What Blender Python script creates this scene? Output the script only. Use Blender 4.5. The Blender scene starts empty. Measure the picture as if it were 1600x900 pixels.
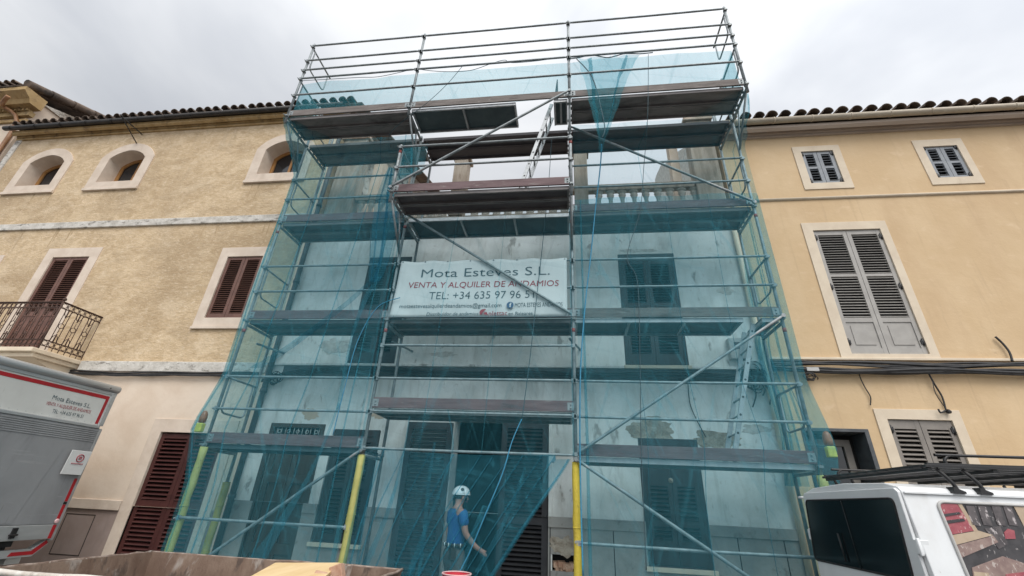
import bpy, math, random
from mathutils import Vector, Matrix, noise
from mathutils.geometry import tessellate_polygon
random.seed(7)
R_ = math.radians
scene = bpy.context.scene
col = scene.collection

# ------------------------------------------------------------------ camera
FPX, PITCH, ROLL, YAW = 676.49, 0.4612, 0.0501, 0.1424
CAM = Vector((5.4176, -6.2498, 1.62))
Fw = Vector((-math.sin(YAW)*math.cos(PITCH), math.cos(YAW)*math.cos(PITCH), math.sin(PITCH)))
R0 = Vector((math.cos(YAW), math.sin(YAW), 0)); U0 = R0.cross(Fw)
Rt = R0*math.cos(ROLL) + U0*math.sin(ROLL)
Up = -R0*math.sin(ROLL) + U0*math.cos(ROLL)
cd = bpy.data.cameras.new('camera'); cam = bpy.data.objects.new('camera', cd); col.objects.link(cam)
cd.sensor_width = 36; cd.lens = FPX/1600*36; cd.clip_start = 0.05; cd.clip_end = 3000
m4 = Matrix((Rt, Up, -Fw)).transposed().to_4x4(); m4.translation = CAM
cam.matrix_world = m4
scene.camera = cam

# ------------------------------------------------------------------ overcast sky, soft sun, exposure
SUN = Vector((0.30, -0.62, 0.95)).normalized()
w = bpy.data.worlds.new('World'); scene.world = w; w.use_nodes = True
nt = w.node_tree; N = nt.nodes; Lk = nt.links
bg = N['Background']; bg.inputs['Strength'].default_value = 0.1
sky = N.new('ShaderNodeTexSky'); sky.sky_type = 'NISHITA'; sky.sun_disc = False
sky.sun_elevation = math.asin(SUN.z); sky.sun_rotation = math.atan2(SUN.x, SUN.y)
tc = N.new('ShaderNodeTexCoord')
mp = N.new('ShaderNodeMapping'); mp.inputs['Scale'].default_value = (1.6, 1.6, 3.4)
Lk.new(tc.outputs['Generated'], mp.inputs['Vector'])
nz = N.new('ShaderNodeTexNoise'); nz.inputs['Scale'].default_value = 1.15; nz.inputs['Detail'].default_value = 5
nz.inputs['Roughness'].default_value = 0.48; nz.inputs['Distortion'].default_value = 0.5
Lk.new(mp.outputs['Vector'], nz.inputs['Vector'])
cr = N.new('ShaderNodeValToRGB'); cr.color_ramp.interpolation = 'EASE'
cr.color_ramp.elements[0].position = 0.33; cr.color_ramp.elements[0].color = (0.62, 0.645, 0.69, 1)
cr.color_ramp.elements[1].position = 0.66; cr.color_ramp.elements[1].color = (0.87, 0.885, 0.905, 1)
Lk.new(nz.outputs['Fac'], cr.inputs['Fac'])
dt = N.new('ShaderNodeVectorMath'); dt.operation = 'DOT_PRODUCT'
dt.inputs[1].default_value = SUN
Lk.new(tc.outputs['Generated'], dt.inputs[0])
mr = N.new('ShaderNodeMapRange'); mr.inputs['From Min'].default_value = -0.25; mr.inputs['From Max'].default_value = 1.0
mr.inputs['To Min'].default_value = 3.5; mr.inputs['To Max'].default_value = 13.0
Lk.new(dt.outputs['Value'], mr.inputs['Value'])
vs = N.new('ShaderNodeVectorMath'); vs.operation = 'SCALE'
Lk.new(cr.outputs['Color'], vs.inputs[0]); Lk.new(mr.outputs['Result'], vs.inputs['Scale'])
mx = N.new('ShaderNodeMix'); mx.data_type = 'RGBA'; mx.inputs['Factor'].default_value = 0.94
Lk.new(sky.outputs['Color'], mx.inputs['A']); Lk.new(vs.outputs['Vector'], mx.inputs['B'])
Lk.new(mx.outputs['Result'], bg.inputs['Color'])
sl = bpy.data.lights.new('sun', 'SUN'); sl.energy = 1.5; sl.angle = R_(35); sl.color = (1, 0.965, 0.92)
so = bpy.data.objects.new('sun', sl); col.objects.link(so); so.rotation_euler = SUN.to_track_quat('Z', 'Y').to_euler()
vsx = scene.view_settings; vsx.view_transform = 'Standard'; vsx.look = 'None'; vsx.gamma = 1
vsx.use_curve_mapping = False; vsx.exposure = 0.68
scene.cycles.transparent_max_bounces = 32

# ------------------------------------------------------------------ pixel of the 1600x900 picture -> point on a real plane
def ray(x, y): return Fw + Rt*((x-800)/FPX) - Up*((y-450)/FPX)
def P(x, y, Y=1.0):
    d = ray(x, y); return CAM + d*((Y-CAM.y)/d.y)
def PX(x, y, X):
    d = ray(x, y); return CAM + d*((X-CAM.x)/d.x)
def PZ(x, y, Z):
    d = ray(x, y); return CAM + d*((Z-CAM.z)/d.z)

# ------------------------------------------------------------------ materials
def mat(name, c1, c2=None, scale=4.0, rough=0.8, metal=0.0, bump=0.0, bscale=None, stretch=(1, 1, 1), detail=7,
        lo=0.35, hi=0.65, layers=(), spec=0.5, distort=0.3, bdist=0.02):
    """two-tone noise colour, further stain layers (colour, scale, lo, hi, stretch, amount) and a noise bump"""
    m = bpy.data.materials.new(name); m.use_nodes = True
    nt = m.node_tree; N = nt.nodes; L = nt.links; b = N['Principled BSDF']
    b.inputs['Roughness'].default_value = rough; b.inputs['Metallic'].default_value = metal
    b.inputs['Specular IOR Level'].default_value = spec
    tc = N.new('ShaderNodeTexCoord')
    def nse(sc, st, det=7, dis=0.3, ro=0.6):
        mp = N.new('ShaderNodeMapping'); mp.inputs['Scale'].default_value = st
        L.new(tc.outputs['Object'], mp.inputs['Vector'])
        n = N.new('ShaderNodeTexNoise'); n.inputs['Scale'].default_value = sc; n.inputs['Detail'].default_value = det
        n.inputs['Roughness'].default_value = ro; n.inputs['Distortion'].default_value = dis
        L.new(mp.outputs['Vector'], n.inputs['Vector']); return n
    def ramp(n, lo, hi, amt=1.0):
        r = N.new('ShaderNodeMapRange'); r.inputs['From Min'].default_value = lo; r.inputs['From Max'].default_value = hi
        r.inputs['To Max'].default_value = amt; r.interpolation_type = 'SMOOTHSTEP'
        L.new(n.outputs['Fac'], r.inputs['Value']); return r
    cur = None
    if c2 is None: b.inputs['Base Color'].default_value = (*c1, 1)
    else:
        n = nse(scale, stretch, detail, distort); r = ramp(n, lo, hi)
        mx = N.new('ShaderNodeMix'); mx.data_type = 'RGBA'
        mx.inputs['A'].default_value = (*c1, 1); mx.inputs['B'].default_value = (*c2, 1)
        L.new(r.outputs['Result'], mx.inputs['Factor']); cur = mx.outputs['Result']
    for (c, sc, l, h, st, amt) in layers:
        n = nse(sc, st); r = ramp(n, l, h, amt)
        mx = N.new('ShaderNodeMix'); mx.data_type = 'RGBA'
        if cur is None: mx.inputs['A'].default_value = (*c1, 1)
        else: L.new(cur, mx.inputs['A'])
        mx.inputs['B'].default_value = (*c, 1); L.new(r.outputs['Result'], mx.inputs['Factor']); cur = mx.outputs['Result']
    if cur is not None: L.new(cur, b.inputs['Base Color'])
    if bump:
        n = nse(bscale or scale*4, stretch, 8, 0.2, 0.65)
        bp = N.new('ShaderNodeBump'); bp.inputs['Strength'].default_value = bump; bp.inputs['Distance'].default_value = bdist
        L.new(n.outputs['Fac'], bp.inputs['Height']); L.new(bp.outputs['Normal'], b.inputs['Normal'])
    return m

M = {}
M['plaster_left'] = mat('plaster_left', (0.465, 0.335, 0.195), (0.63, 0.485, 0.315), scale=3.4, stretch=(1, 1, 1.7), rough=0.92, bump=0.9, bscale=13, lo=0.30, hi=0.70, distort=1.2,
    layers=[((0.335, 0.235, 0.135), 0.33, 0.45, 0.64, (1, 1, 1.3), 0.62), ((0.36, 0.26, 0.155), 0.9, 0.50, 0.66, (1, 1, 2.2), 0.5), ((0.66, 0.53, 0.37), 1.1, 0.50, 0.70, (1, 1, 1.6), 0.5), ((0.72, 0.60, 0.45), 10, 0.50, 0.70, (1, 1, 2.2), 0.42), ((0.34, 0.25, 0.155), 19, 0.54, 0.72, (1, 1, 2.6), 0.45), ((0.40, 0.31, 0.21), 1.6, 0.56, 0.74, (3, 1, 0.35), 0.35)])
M['plaster_left_low'] = mat('plaster_left_low', (0.60, 0.48, 0.37), (0.68, 0.57, 0.46), scale=1.2, rough=0.9, bump=0.2, bscale=8,
    layers=[((0.48, 0.36, 0.28), 0.8, 0.55, 0.75, (1, 1, 0.6), 0.5)])
M['plinth_left'] = mat('plinth_left', (0.29, 0.22, 0.19), (0.33, 0.26, 0.23), scale=2, rough=0.9, bump=0.2, layers=[((0.22, 0.17, 0.15), 3, 0.55, 0.72, (1, 1, 0.5), 0.5)])
M['stone_trim'] = mat('stone_trim', (0.56, 0.46, 0.37), (0.64, 0.54, 0.445), scale=3, rough=0.9, bump=0.15, layers=[((0.42, 0.33, 0.25), 1.3, 0.58, 0.8, (2, 2, 0.5), 0.5)])
M['string_white'] = mat('string_white', (0.60, 0.57, 0.52), (0.47, 0.44, 0.39), scale=6, rough=0.95, bump=0.6, layers=[((0.12, 0.105, 0.09), 9, 0.54, 0.66, (0.6, 1, 1.6), 0.75), ((0.30, 0.27, 0.23), 2.2, 0.5, 0.7, (1, 1, 1), 0.5)])
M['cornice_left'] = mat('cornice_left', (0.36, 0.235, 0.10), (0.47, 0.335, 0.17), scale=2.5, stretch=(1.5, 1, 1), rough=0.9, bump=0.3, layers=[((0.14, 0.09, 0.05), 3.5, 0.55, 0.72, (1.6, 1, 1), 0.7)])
M['plaster_right'] = mat('plaster_right', (0.56, 0.40, 0.232), (0.605, 0.445, 0.27), scale=1.1, rough=0.9, bump=0.3, bscale=7,
    layers=[((0.50, 0.345, 0.20), 0.7, 0.48, 0.72, (1.5, 1, 0.5), 0.65), ((0.68, 0.52, 0.34), 3.2, 0.58, 0.74, (1, 1, 1.4), 0.45), ((0.47, 0.33, 0.20), 2.4, 0.56, 0.74, (4, 1, 0.22), 0.5), ((0.38, 0.265, 0.16), 9, 0.68, 0.75, (1, 1, 1), 0.6), ((0.72, 0.62, 0.48), 14, 0.72, 0.76, (1, 1, 1), 0.7)])
M['trim_right'] = mat('trim_right', (0.66, 0.56, 0.43), (0.60, 0.50, 0.38), scale=3, rough=0.9, bump=0.15, layers=[((0.46, 0.37, 0.27), 2, 0.6, 0.8, (2, 1, 0.6), 0.5)])
M['cornice_right'] = mat('cornice_right', (0.46, 0.37, 0.30), (0.52, 0.43, 0.355), scale=2, stretch=(0.6, 1, 4), rough=0.9, bump=0.15, layers=[((0.32, 0.25, 0.20), 2, 0.55, 0.75, (0.8, 1, 2), 0.5)])
M['plaster_mid'] = mat('plaster_mid', (0.64, 0.625, 0.59), (0.79, 0.775, 0.74), scale=1.3, rough=0.92, bump=0.25, bscale=8, lo=0.38, hi=0.6,
    layers=[((0.34, 0.31, 0.28), 1.3, 0.56, 0.76, (1.3, 1, 0.6), 0.7), ((0.44, 0.41, 0.37), 3.0, 0.5, 0.7, (2.2, 1, 0.35), 0.5), ((0.26, 0.235, 0.21), 4.5, 0.60, 0.69, (1, 1, 0.45), 0.75), ((0.40, 0.36, 0.32), 9, 0.60, 0.7, (1, 1, 1), 0.45), ((0.50, 0.36, 0.30), 2.1, 0.68, 0.76, (1, 1, 1.6), 0.5)])
M['dado_mid'] = mat('dado_mid', (0.25, 0.235, 0.22), (0.34, 0.32, 0.295), scale=2, rough=0.92, bump=0.3, layers=[((0.14, 0.125, 0.11), 7, 0.58, 0.7, (1, 1, 0.8), 0.6)])
M['terrace_stone'] = mat('terrace_stone', (0.30, 0.245, 0.19), (0.42, 0.355, 0.29), scale=2.5, stretch=(3, 3, 0.5), rough=0.95, bump=0.4, layers=[((0.19, 0.145, 0.105), 5, 0.55, 0.7, (2, 2, 0.4), 0.6)])
M['baluster'] = mat('baluster', (0.42, 0.37, 0.31), (0.52, 0.47, 0.41), scale=4, rough=0.95, bump=0.4, layers=[((0.25, 0.205, 0.16), 7, 0.56, 0.7, (2, 2, 0.6), 0.6)])
M['pink_render'] = mat('pink_render', (0.52, 0.40, 0.30), (0.58, 0.46, 0.37), scale=3, rough=0.95, bump=0.3)
M['rubble_wall'] = mat('rubble_wall', (0.30, 0.25, 0.20), (0.60, 0.55, 0.48), scale=2.2, rough=0.95, bump=1.0, bscale=6, bdist=0.08, layers=[((0.10, 0.085, 0.07), 5, 0.55, 0.64, (1, 1, 1.5), 0.8), ((0.50, 0.34, 0.22), 1.3, 0.6, 0.7, (1, 1, 1), 0.5)])
M['patch'] = mat('patch', (0.27, 0.215, 0.165), (0.42, 0.36, 0.29), scale=9, rough=0.95, bump=0.8, bscale=20, layers=[((0.15, 0.12, 0.09), 16, 0.56, 0.66, (1, 1, 1), 0.7)])
M['stain'] = mat('stain', (0.44, 0.41, 0.37), (0.62, 0.59, 0.55), scale=12, rough=0.95, bump=0.4)
M['run_left'] = mat('run_left', (0.375, 0.272, 0.16), (0.47, 0.35, 0.215), scale=6, rough=0.95)
M['run_right'] = mat('run_right', (0.51, 0.36, 0.205), (0.56, 0.40, 0.235), scale=6, rough=0.95)
M['crack'] = mat('crack', (0.44, 0.315, 0.18), rough=0.95)
M['brown_shutter'] = mat('brown_shutter', (0.115, 0.052, 0.037), (0.155, 0.073, 0.052), scale=6, rough=0.55, bump=0.1)
M['dark_red_shutter'] = mat('dark_red_shutter', (0.048, 0.013, 0.012), (0.068, 0.02, 0.017), scale=5, rough=0.5)
M['grey_shutter'] = mat('grey_shutter', (0.31, 0.292, 0.268), (0.36, 0.34, 0.312), scale=5, rough=0.6)
M['bluegrey_shutter'] = mat('bluegrey_shutter', (0.21, 0.225, 0.245), (0.27, 0.285, 0.30), scale=6, rough=0.65)
M['taupe_shutter'] = mat('taupe_shutter', (0.19, 0.17, 0.15), (0.23, 0.205, 0.18), scale=5, rough=0.6)
M['dark_shutter'] = mat('dark_shutter', (0.022, 0.0195, 0.022), (0.034, 0.030, 0.032), scale=5, rough=0.6, bump=0.1)
M['wood_door'] = mat('wood_door', (0.040, 0.026, 0.018), (0.062, 0.040, 0.028), scale=5, stretch=(3, 3, 0.4), rough=0.65, bump=0.15)
M['orange_wood'] = mat('orange_wood', (0.28, 0.13, 0.035), (0.36, 0.18, 0.055), scale=6, stretch=(3, 3, .5), rough=0.5)
M['dark_in'] = mat('dark_in', (0.010, 0.010, 0.010), rough=0.9)  # near black: dark joints, and unlit interiors with their shade in the colour
M['pane'] = mat('pane', (0.012, 0.014, 0.017), rough=0.06, spec=0.6)
M['iron'] = mat('iron', (0.045, 0.022, 0.016), (0.075, 0.038, 0.026), scale=14, rough=0.75, bump=0.2)
M['black_metal'] = mat('black_metal', (0.010, 0.010, 0.011), (0.018, 0.017, 0.017), scale=9, rough=0.42)
M['black_gutter'] = mat('black_gutter', (0.014, 0.012, 0.011), (0.03, 0.025, 0.021), scale=4, rough=0.55)
M['cream_gutter'] = mat('cream_gutter', (0.44, 0.37, 0.28), (0.50, 0.43, 0.33), scale=3, rough=0.5)
M['tile'] = mat('tile', (0.10, 0.07, 0.052), (0.17, 0.125, 0.095), scale=3, rough=0.92, bump=0.5, layers=[((0.05, 0.045, 0.04), 3.2, 0.48, 0.66, (1, 1, 1), 0.8)])
M['copper_pipe'] = mat('copper_pipe', (0.25, 0.115, 0.05), (0.33, 0.17, 0.08), scale=5, rough=0.5)
M['cable'] = mat('cable', (0.012, 0.012, 0.013), (0.028, 0.027, 0.027), scale=8, rough=0.6)
M['grey_box'] = mat('grey_box', (0.42, 0.41, 0.39), (0.48, 0.47, 0.45), scale=6, rough=0.6)
M['drain'] = mat('drain', (0.055, 0.06, 0.065), (0.09, 0.095, 0.10), scale=5, rough=0.6)
M['concrete'] = mat('concrete', (0.24, 0.22, 0.20), (0.33, 0.305, 0.28), scale=4, rough=0.95, bump=0.4)
M['asphalt'] = mat('asphalt', (0.045, 0.045, 0.046), (0.065, 0.064, 0.063), scale=30, rough=0.95, bump=0.3)
M['paving'] = mat('paving', (0.22, 0.21, 0.195), (0.30, 0.285, 0.265), scale=6, rough=0.9, bump=0.2)
# scaffold
M['tube'] = mat('tube', (0.20, 0.225, 0.23), (0.30, 0.325, 0.33), scale=9, rough=0.55, metal=0.3, layers=[((0.12, 0.115, 0.108), 6, 0.60, 0.72, (1, 1, 1), 0.6), ((0.50, 0.51, 0.50), 22, 0.66, 0.72, (1, 1, 1), 0.5)])
M['alu'] = mat('alu', (0.34, 0.355, 0.365), (0.43, 0.445, 0.45), scale=8, rough=0.45, metal=0.5, layers=[((0.30, 0.29, 0.28), 9, 0.6, 0.72, (1, 1, 1), 0.5)])
M['deck_ply'] = mat('deck_ply', (0.175, 0.162, 0.16), (0.25, 0.23, 0.222), scale=3, stretch=(0.5, 2.5, 2), rough=0.85, bump=0.2, layers=[((0.30, 0.275, 0.25), 5, 0.58, 0.72, (1, 2.5, 1), 0.65), ((0.07, 0.062, 0.062), 2, 0.52, 0.7, (0.8, 2, 1), 0.6)])
M['deck_ply_dark'] = mat('deck_ply_dark', (0.090, 0.076, 0.080), (0.125, 0.108, 0.110), scale=3, stretch=(0.5, 2.5, 2), rough=0.8, bump=0.15, layers=[((0.22, 0.20, 0.185), 6, 0.62, 0.73, (1, 2, 1), 0.55), ((0.05, 0.042, 0.044), 2, 0.52, 0.7, (0.8, 2, 1), 0.5)])
M['deck_blue'] = mat('deck_blue', (0.050, 0.078, 0.088), (0.075, 0.110, 0.120), scale=3, rough=0.65, layers=[((0.17, 0.18, 0.18), 6, 0.64, 0.73, (1, 1, 1), 0.5)])
M['toe'] = mat('toe', (0.125, 0.080, 0.083), (0.175, 0.118, 0.120), scale=3, stretch=(0.6, 1, 5), rough=0.8, bump=0.25, layers=[((0.26, 0.23, 0.215), 7, 0.60, 0.72, (0.7, 1, 3), 0.7), ((0.055, 0.04, 0.04), 3, 0.55, 0.72, (0.7, 1, 3), 0.6)])
M['toe_grey'] = mat('toe_grey', (0.135, 0.115, 0.105), (0.20, 0.175, 0.16), scale=3, stretch=(0.6, 1, 5), rough=0.85, bump=0.25, layers=[((0.32, 0.29, 0.265), 7, 0.60, 0.72, (0.7, 1, 3), 0.6), ((0.06, 0.05, 0.046), 3, 0.55, 0.72, (0.7, 1, 3), 0.6)])
M['worn_rim'] = mat('worn_rim', (0.14, 0.09, 0.065), (0.30, 0.24, 0.20), scale=10, rough=0.7, bump=0.3, layers=[((0.55, 0.50, 0.45), 12, 0.60, 0.68, (1, 1, 1), 0.8)])
M['red_paint'] = mat('red_paint', (0.36, 0.055, 0.05), (0.25, 0.06, 0.05), scale=20, rough=0.6)
M['foam_yellow'] = mat('foam_yellow', (0.66, 0.51, 0.06), (0.56, 0.43, 0.05), scale=5, rough=0.75, bump=0.6, bscale=30, layers=[((0.40, 0.29, 0.05), 7, 0.56, 0.70, (1, 1, 0.5), 0.6), ((0.20, 0.16, 0.06), 24, 0.64, 0.70, (1, 1, 1), 0.6)])
M['foam_lime'] = mat('foam_lime', (0.38, 0.36, 0.11), (0.46, 0.43, 0.14), scale=5, rough=0.65, bump=0.3, layers=[((0.28, 0.26, 0.09), 6, 0.54, 0.70, (1, 1, 0.5), 0.6), ((0.15, 0.14, 0.07), 24, 0.62, 0.70, (1, 1, 1), 0.6)])
M['foam_olive'] = mat('foam_olive', (0.26, 0.24, 0.05), (0.34, 0.31, 0.08), scale=5, rough=0.7, bump=0.3)
M['rope_blue'] = mat('rope_blue', (0.03, 0.19, 0.32), (0.05, 0.26, 0.40), scale=40, rough=0.7)
M['rope_dark'] = mat('rope_dark', (0.03, 0.07, 0.085), (0.05, 0.10, 0.12), scale=40, rough=0.7)
M['banner'] = mat('banner', (0.56, 0.575, 0.565), (0.60, 0.615, 0.605), scale=2, rough=0.55)
M['ink_grey'] = mat('ink_grey', (0.055, 0.09, 0.105), rough=0.6)
M['ink_red'] = mat('ink_red', (0.30, 0.035, 0.05), rough=0.6)
M['ink_blue'] = mat('ink_blue', (0.04, 0.10, 0.20), rough=0.6)
# vehicles, people, skip
M['white_paint'] = mat('white_paint', (0.72, 0.73, 0.73), (0.66, 0.67, 0.67), scale=1.5, rough=0.33, layers=[((0.46, 0.43, 0.38), 2.2, 0.55, 0.78, (1, 1, 0.5), 0.4), ((0.35, 0.31, 0.26), 30, 0.70, 0.75, (1, 1, 0.6), 0.6)])
M['truck_white'] = mat('truck_white', (0.58, 0.585, 0.555), (0.52, 0.525, 0.495), scale=2.0, rough=0.5, layers=[((0.38, 0.37, 0.34), 1.6, 0.52, 0.75, (1, 1, 0.6), 0.5), ((0.30, 0.28, 0.25), 12, 0.64, 0.74, (1, 2.5, 0.25), 0.5)])
M['truck_grey'] = mat('truck_grey', (0.215, 0.22, 0.225), (0.29, 0.295, 0.30), scale=1.3, rough=0.5, metal=0.2, stretch=(1, 1, 0.5), layers=[((0.13, 0.13, 0.13), 1.6, 0.52, 0.7, (1, 1.5, 0.3), 0.6), ((0.40, 0.40, 0.40), 4, 0.60, 0.72, (1, 0.4, 3), 0.45), ((0.10, 0.095, 0.09), 14, 0.64, 0.72, (1, 2.5, 0.2), 0.5)])
M['truck_alu'] = mat('truck_alu', (0.48, 0.49, 0.49), (0.40, 0.41, 0.41), scale=2, stretch=(1, 0.5, 4), rough=0.4, metal=0.5)
M['red_tape'] = mat('red_tape', (0.36, 0.012, 0.018), (0.29, 0.012, 0.016), scale=8, rough=0.5)
M['white_tape'] = mat('white_tape', (0.66, 0.66, 0.64), rough=0.5)
M['rubber'] = mat('rubber', (0.018, 0.018, 0.018), rough=0.9)
M['van_glass'] = mat('van_glass', (0.006, 0.007, 0.008), rough=0.16, spec=0.35)
M['rust'] = mat('rust', (0.115, 0.072, 0.050), (0.19, 0.135, 0.10), scale=4, stretch=(1, 1, 0.45), rough=0.85, bump=0.6, layers=[((0.30, 0.27, 0.24), 7, 0.55, 0.66, (1, 1, 0.5), 0.7), ((0.05, 0.035, 0.028), 10, 0.54, 0.66, (1, 1, 0.4), 0.75), ((0.05, 0.07, 0.12), 2.3, 0.62, 0.7, (1, 1, 1), 0.6)])
M['skip_blue'] = mat('skip_blue', (0.035, 0.065, 0.13), (0.06, 0.10, 0.17), scale=5, rough=0.6, layers=[((0.20, 0.12, 0.07), 6, 0.56, 0.66, (1, 1, 1), 0.8)])
M['worn_lip'] = mat('worn_lip', (0.60, 0.57, 0.52), (0.42, 0.36, 0.30), scale=9, rough=0.7, bump=0.3, layers=[((0.16, 0.10, 0.07), 10, 0.55, 0.66, (1, 1, 1), 0.8)])
M['plywood'] = mat('plywood', (0.62, 0.44, 0.22), (0.70, 0.52, 0.29), scale=2.5, stretch=(6, 0.6, 1), rough=0.7, layers=[((0.42, 0.27, 0.12), 4, 0.62, 0.72, (5, 0.6, 1), 0.6)])
M['brick'] = mat('brick', (0.36, 0.19, 0.12), (0.48, 0.32, 0.23), scale=9, rough=0.95, bump=0.5)
M['rubble'] = mat('rubble', (0.26, 0.17, 0.12), (0.42, 0.32, 0.24), scale=7, rough=0.95, bump=0.8)
M['skin'] = mat('skin', (0.43, 0.20, 0.14), (0.50, 0.25, 0.18), scale=8, rough=0.55)
M['shirt'] = mat('shirt', (0.014, 0.085, 0.25), (0.02, 0.11, 0.31), scale=4, rough=0.9, bump=0.3)
M['trousers'] = mat('trousers', (0.09, 0.085, 0.08), (0.13, 0.12, 0.11), scale=5, rough=0.9, bump=0.3)
M['helmet'] = mat('helmet', (0.80, 0.80, 0.79), rough=0.3)
M['hair'] = mat('hair', (0.02, 0.014, 0.01), rough=0.8)
M['leather'] = mat('leather', (0.035, 0.026, 0.02), rough=0.7)
M['red_plastic'] = mat('red_plastic', (0.46, 0.018, 0.035), (0.38, 0.015, 0.03), scale=6, rough=0.4)
M['rim_pale'] = mat('rim_pale', (0.62, 0.40, 0.40), rough=0.5)
M['lamp_orange'] = mat('lamp_orange', (0.40, 0.15, 0.065), (0.30, 0.11, 0.05), scale=10, rough=0.3)
M['lamp_yellow'] = mat('lamp_yellow', (0.62, 0.60, 0.10), (0.5, 0.48, 0.08), scale=20, rough=0.5)


M['print_dark'] = mat('print_dark', (0.020, 0.018, 0.020), (0.05, 0.046, 0.048), scale=9, rough=0.45, layers=[((0.36, 0.33, 0.32), 34, 0.62, 0.66, (1, 1, 0.5), 0.7)])
M['print_scratch'] = mat('print_scratch', (0.05, 0.042, 0.044), (0.10, 0.085, 0.085), scale=14, rough=0.5, layers=[((0.50, 0.45, 0.44), 30, 0.56, 0.62, (1, 1, 0.5), 0.8)])
M['print_red'] = mat('print_red', (0.27, 0.05, 0.068), (0.35, 0.09, 0.10), scale=12, rough=0.5, layers=[((0.6, 0.45, 0.42), 40, 0.60, 0.64, (1, 1, 0.5), 0.7)])
M['print_beige'] = mat('print_beige', (0.37, 0.275, 0.185), (0.44, 0.34, 0.24), scale=9, rough=0.5, layers=[((0.62, 0.55, 0.45), 36, 0.62, 0.66, (1, 1, 0.6), 0.6)])
M['print_mottle'] = mat('print_mottle', (0.20, 0.13, 0.115), (0.28, 0.20, 0.17), scale=16, rough=0.5, layers=[((0.5, 0.44, 0.40), 38, 0.58, 0.62, (1, 1, 0.6), 0.7)])

def net_mat(name, film, c, lo, hi, streak=0.25, crease=0.14):
    """open-weave debris netting: dyed filaments let tinted light through, their lit faces scatter a little; coverage varies with the weave"""
    m = bpy.data.materials.new(name); m.use_nodes = True
    nt = m.node_tree; N = nt.nodes; L = nt.links
    N.remove(N['Principled BSDF']); out = N['Material Output']
    df = N.new('ShaderNodeBsdfDiffuse'); df.inputs['Color'].default_value = (*c, 1)
    tl = N.new('ShaderNodeBsdfTranslucent'); tl.inputs['Color'].default_value = (*c, 1)
    ms = N.new('ShaderNodeMixShader'); ms.inputs[0].default_value = 0.4
    L.new(df.outputs[0], ms.inputs[1]); L.new(tl.outputs[0], ms.inputs[2])
    tr = N.new('ShaderNodeBsdfTransparent'); tr.inputs['Color'].default_value = (*film, 1)
    tc = N.new('ShaderNodeTexCoord')
    def nse(sc, st, det):
        mp = N.new('ShaderNodeMapping'); mp.inputs['Scale'].default_value = st; L.new(tc.outputs['Object'], mp.inputs['Vector'])
        n = N.new('ShaderNodeTexNoise'); n.inputs['Scale'].default_value = sc; n.inputs['Detail'].default_value = det
        L.new(mp.outputs['Vector'], n.inputs['Vector']); return n
    a = nse(0.9, (1, 1, 0.7), 4); b = nse(16, (1, 1, 0.05), 6)
    m1 = N.new('ShaderNodeMath'); m1.operation = 'MULTIPLY_ADD'; m1.inputs[1].default_value = streak
    L.new(b.outputs['Fac'], m1.inputs[0]); L.new(a.outputs['Fac'], m1.inputs[2])
    r = N.new('ShaderNodeMapRange'); r.inputs['From Min'].default_value = 0.3+streak*0.35; r.inputs['From Max'].default_value = 0.7+streak*0.65
    r.inputs['To Min'].default_value = lo; r.inputs['To Max'].default_value = hi
    L.new(m1.outputs[0], r.inputs['Value'])
    tot = r.outputs['Result']
    for ang, sc, amt in ((24, 1.5, crease), (-17, 1.1, crease), (78, 1.3, crease*.7)):     # slack creases, where the weave bunches
        mp = N.new('ShaderNodeMapping'); mp.inputs['Rotation'].default_value = (0, R_(ang), R_(3)); mp.inputs['Scale'].default_value = (9, 9, 0.45)
        rot = N.new('ShaderNodeVectorRotate'); rot.rotation_type = 'Y_AXIS'; rot.inputs['Angle'].default_value = R_(ang)
        L.new(tc.outputs['Object'], rot.inputs['Vector']); mp.inputs['Rotation'].default_value = (0, 0, 0); L.new(rot.outputs['Vector'], mp.inputs['Vector'])
        n = N.new('ShaderNodeTexNoise'); n.inputs['Scale'].default_value = sc; n.inputs['Detail'].default_value = 3; n.inputs['Distortion'].default_value = 0.4
        L.new(mp.outputs['Vector'], n.inputs['Vector'])
        q = N.new('ShaderNodeMapRange'); q.inputs['From Min'].default_value = 0.60; q.inputs['From Max'].default_value = 0.74; q.inputs['To Max'].default_value = amt
        L.new(n.outputs['Fac'], q.inputs['Value'])
        ad = N.new('ShaderNodeMath'); ad.operation = 'ADD'; L.new(tot, ad.inputs[0]); L.new(q.outputs['Result'], ad.inputs[1]); tot = ad.outputs[0]
    mx = N.new('ShaderNodeMixShader'); L.new(tot, mx.inputs[0])
    L.new(tr.outputs[0], mx.inputs[1]); L.new(ms.outputs[0], mx.inputs[2]); L.new(mx.outputs[0], out.inputs['Surface'])
    return m
NETC = (0.095, 0.385, 0.48)
M['net'] = net_mat('net', (0.79, 0.915, 0.945), NETC, 0.11, 0.25, 0.6, 0.18)
M['net_sheer'] = net_mat('net_sheer', (0.87, 0.95, 0.967), NETC, 0.055, 0.13, 0.6, 0.12)
M['net_dense'] = net_mat('net_dense', (0.78, 0.91, 0.95), (0.08, 0.35, 0.45), 0.13, 0.27, 0.5, 0.2)
M['net_top'] = net_mat('net_top', (0.80, 0.92, 0.95), (0.10, 0.41, 0.49), 0.14, 0.26, 0.6, 0.16)
M['net_knot'] = net_mat('net_knot', (0.76, 0.905, 0.95), (0.08, 0.37, 0.50), 0.13, 0.25, 0.5)

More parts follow.
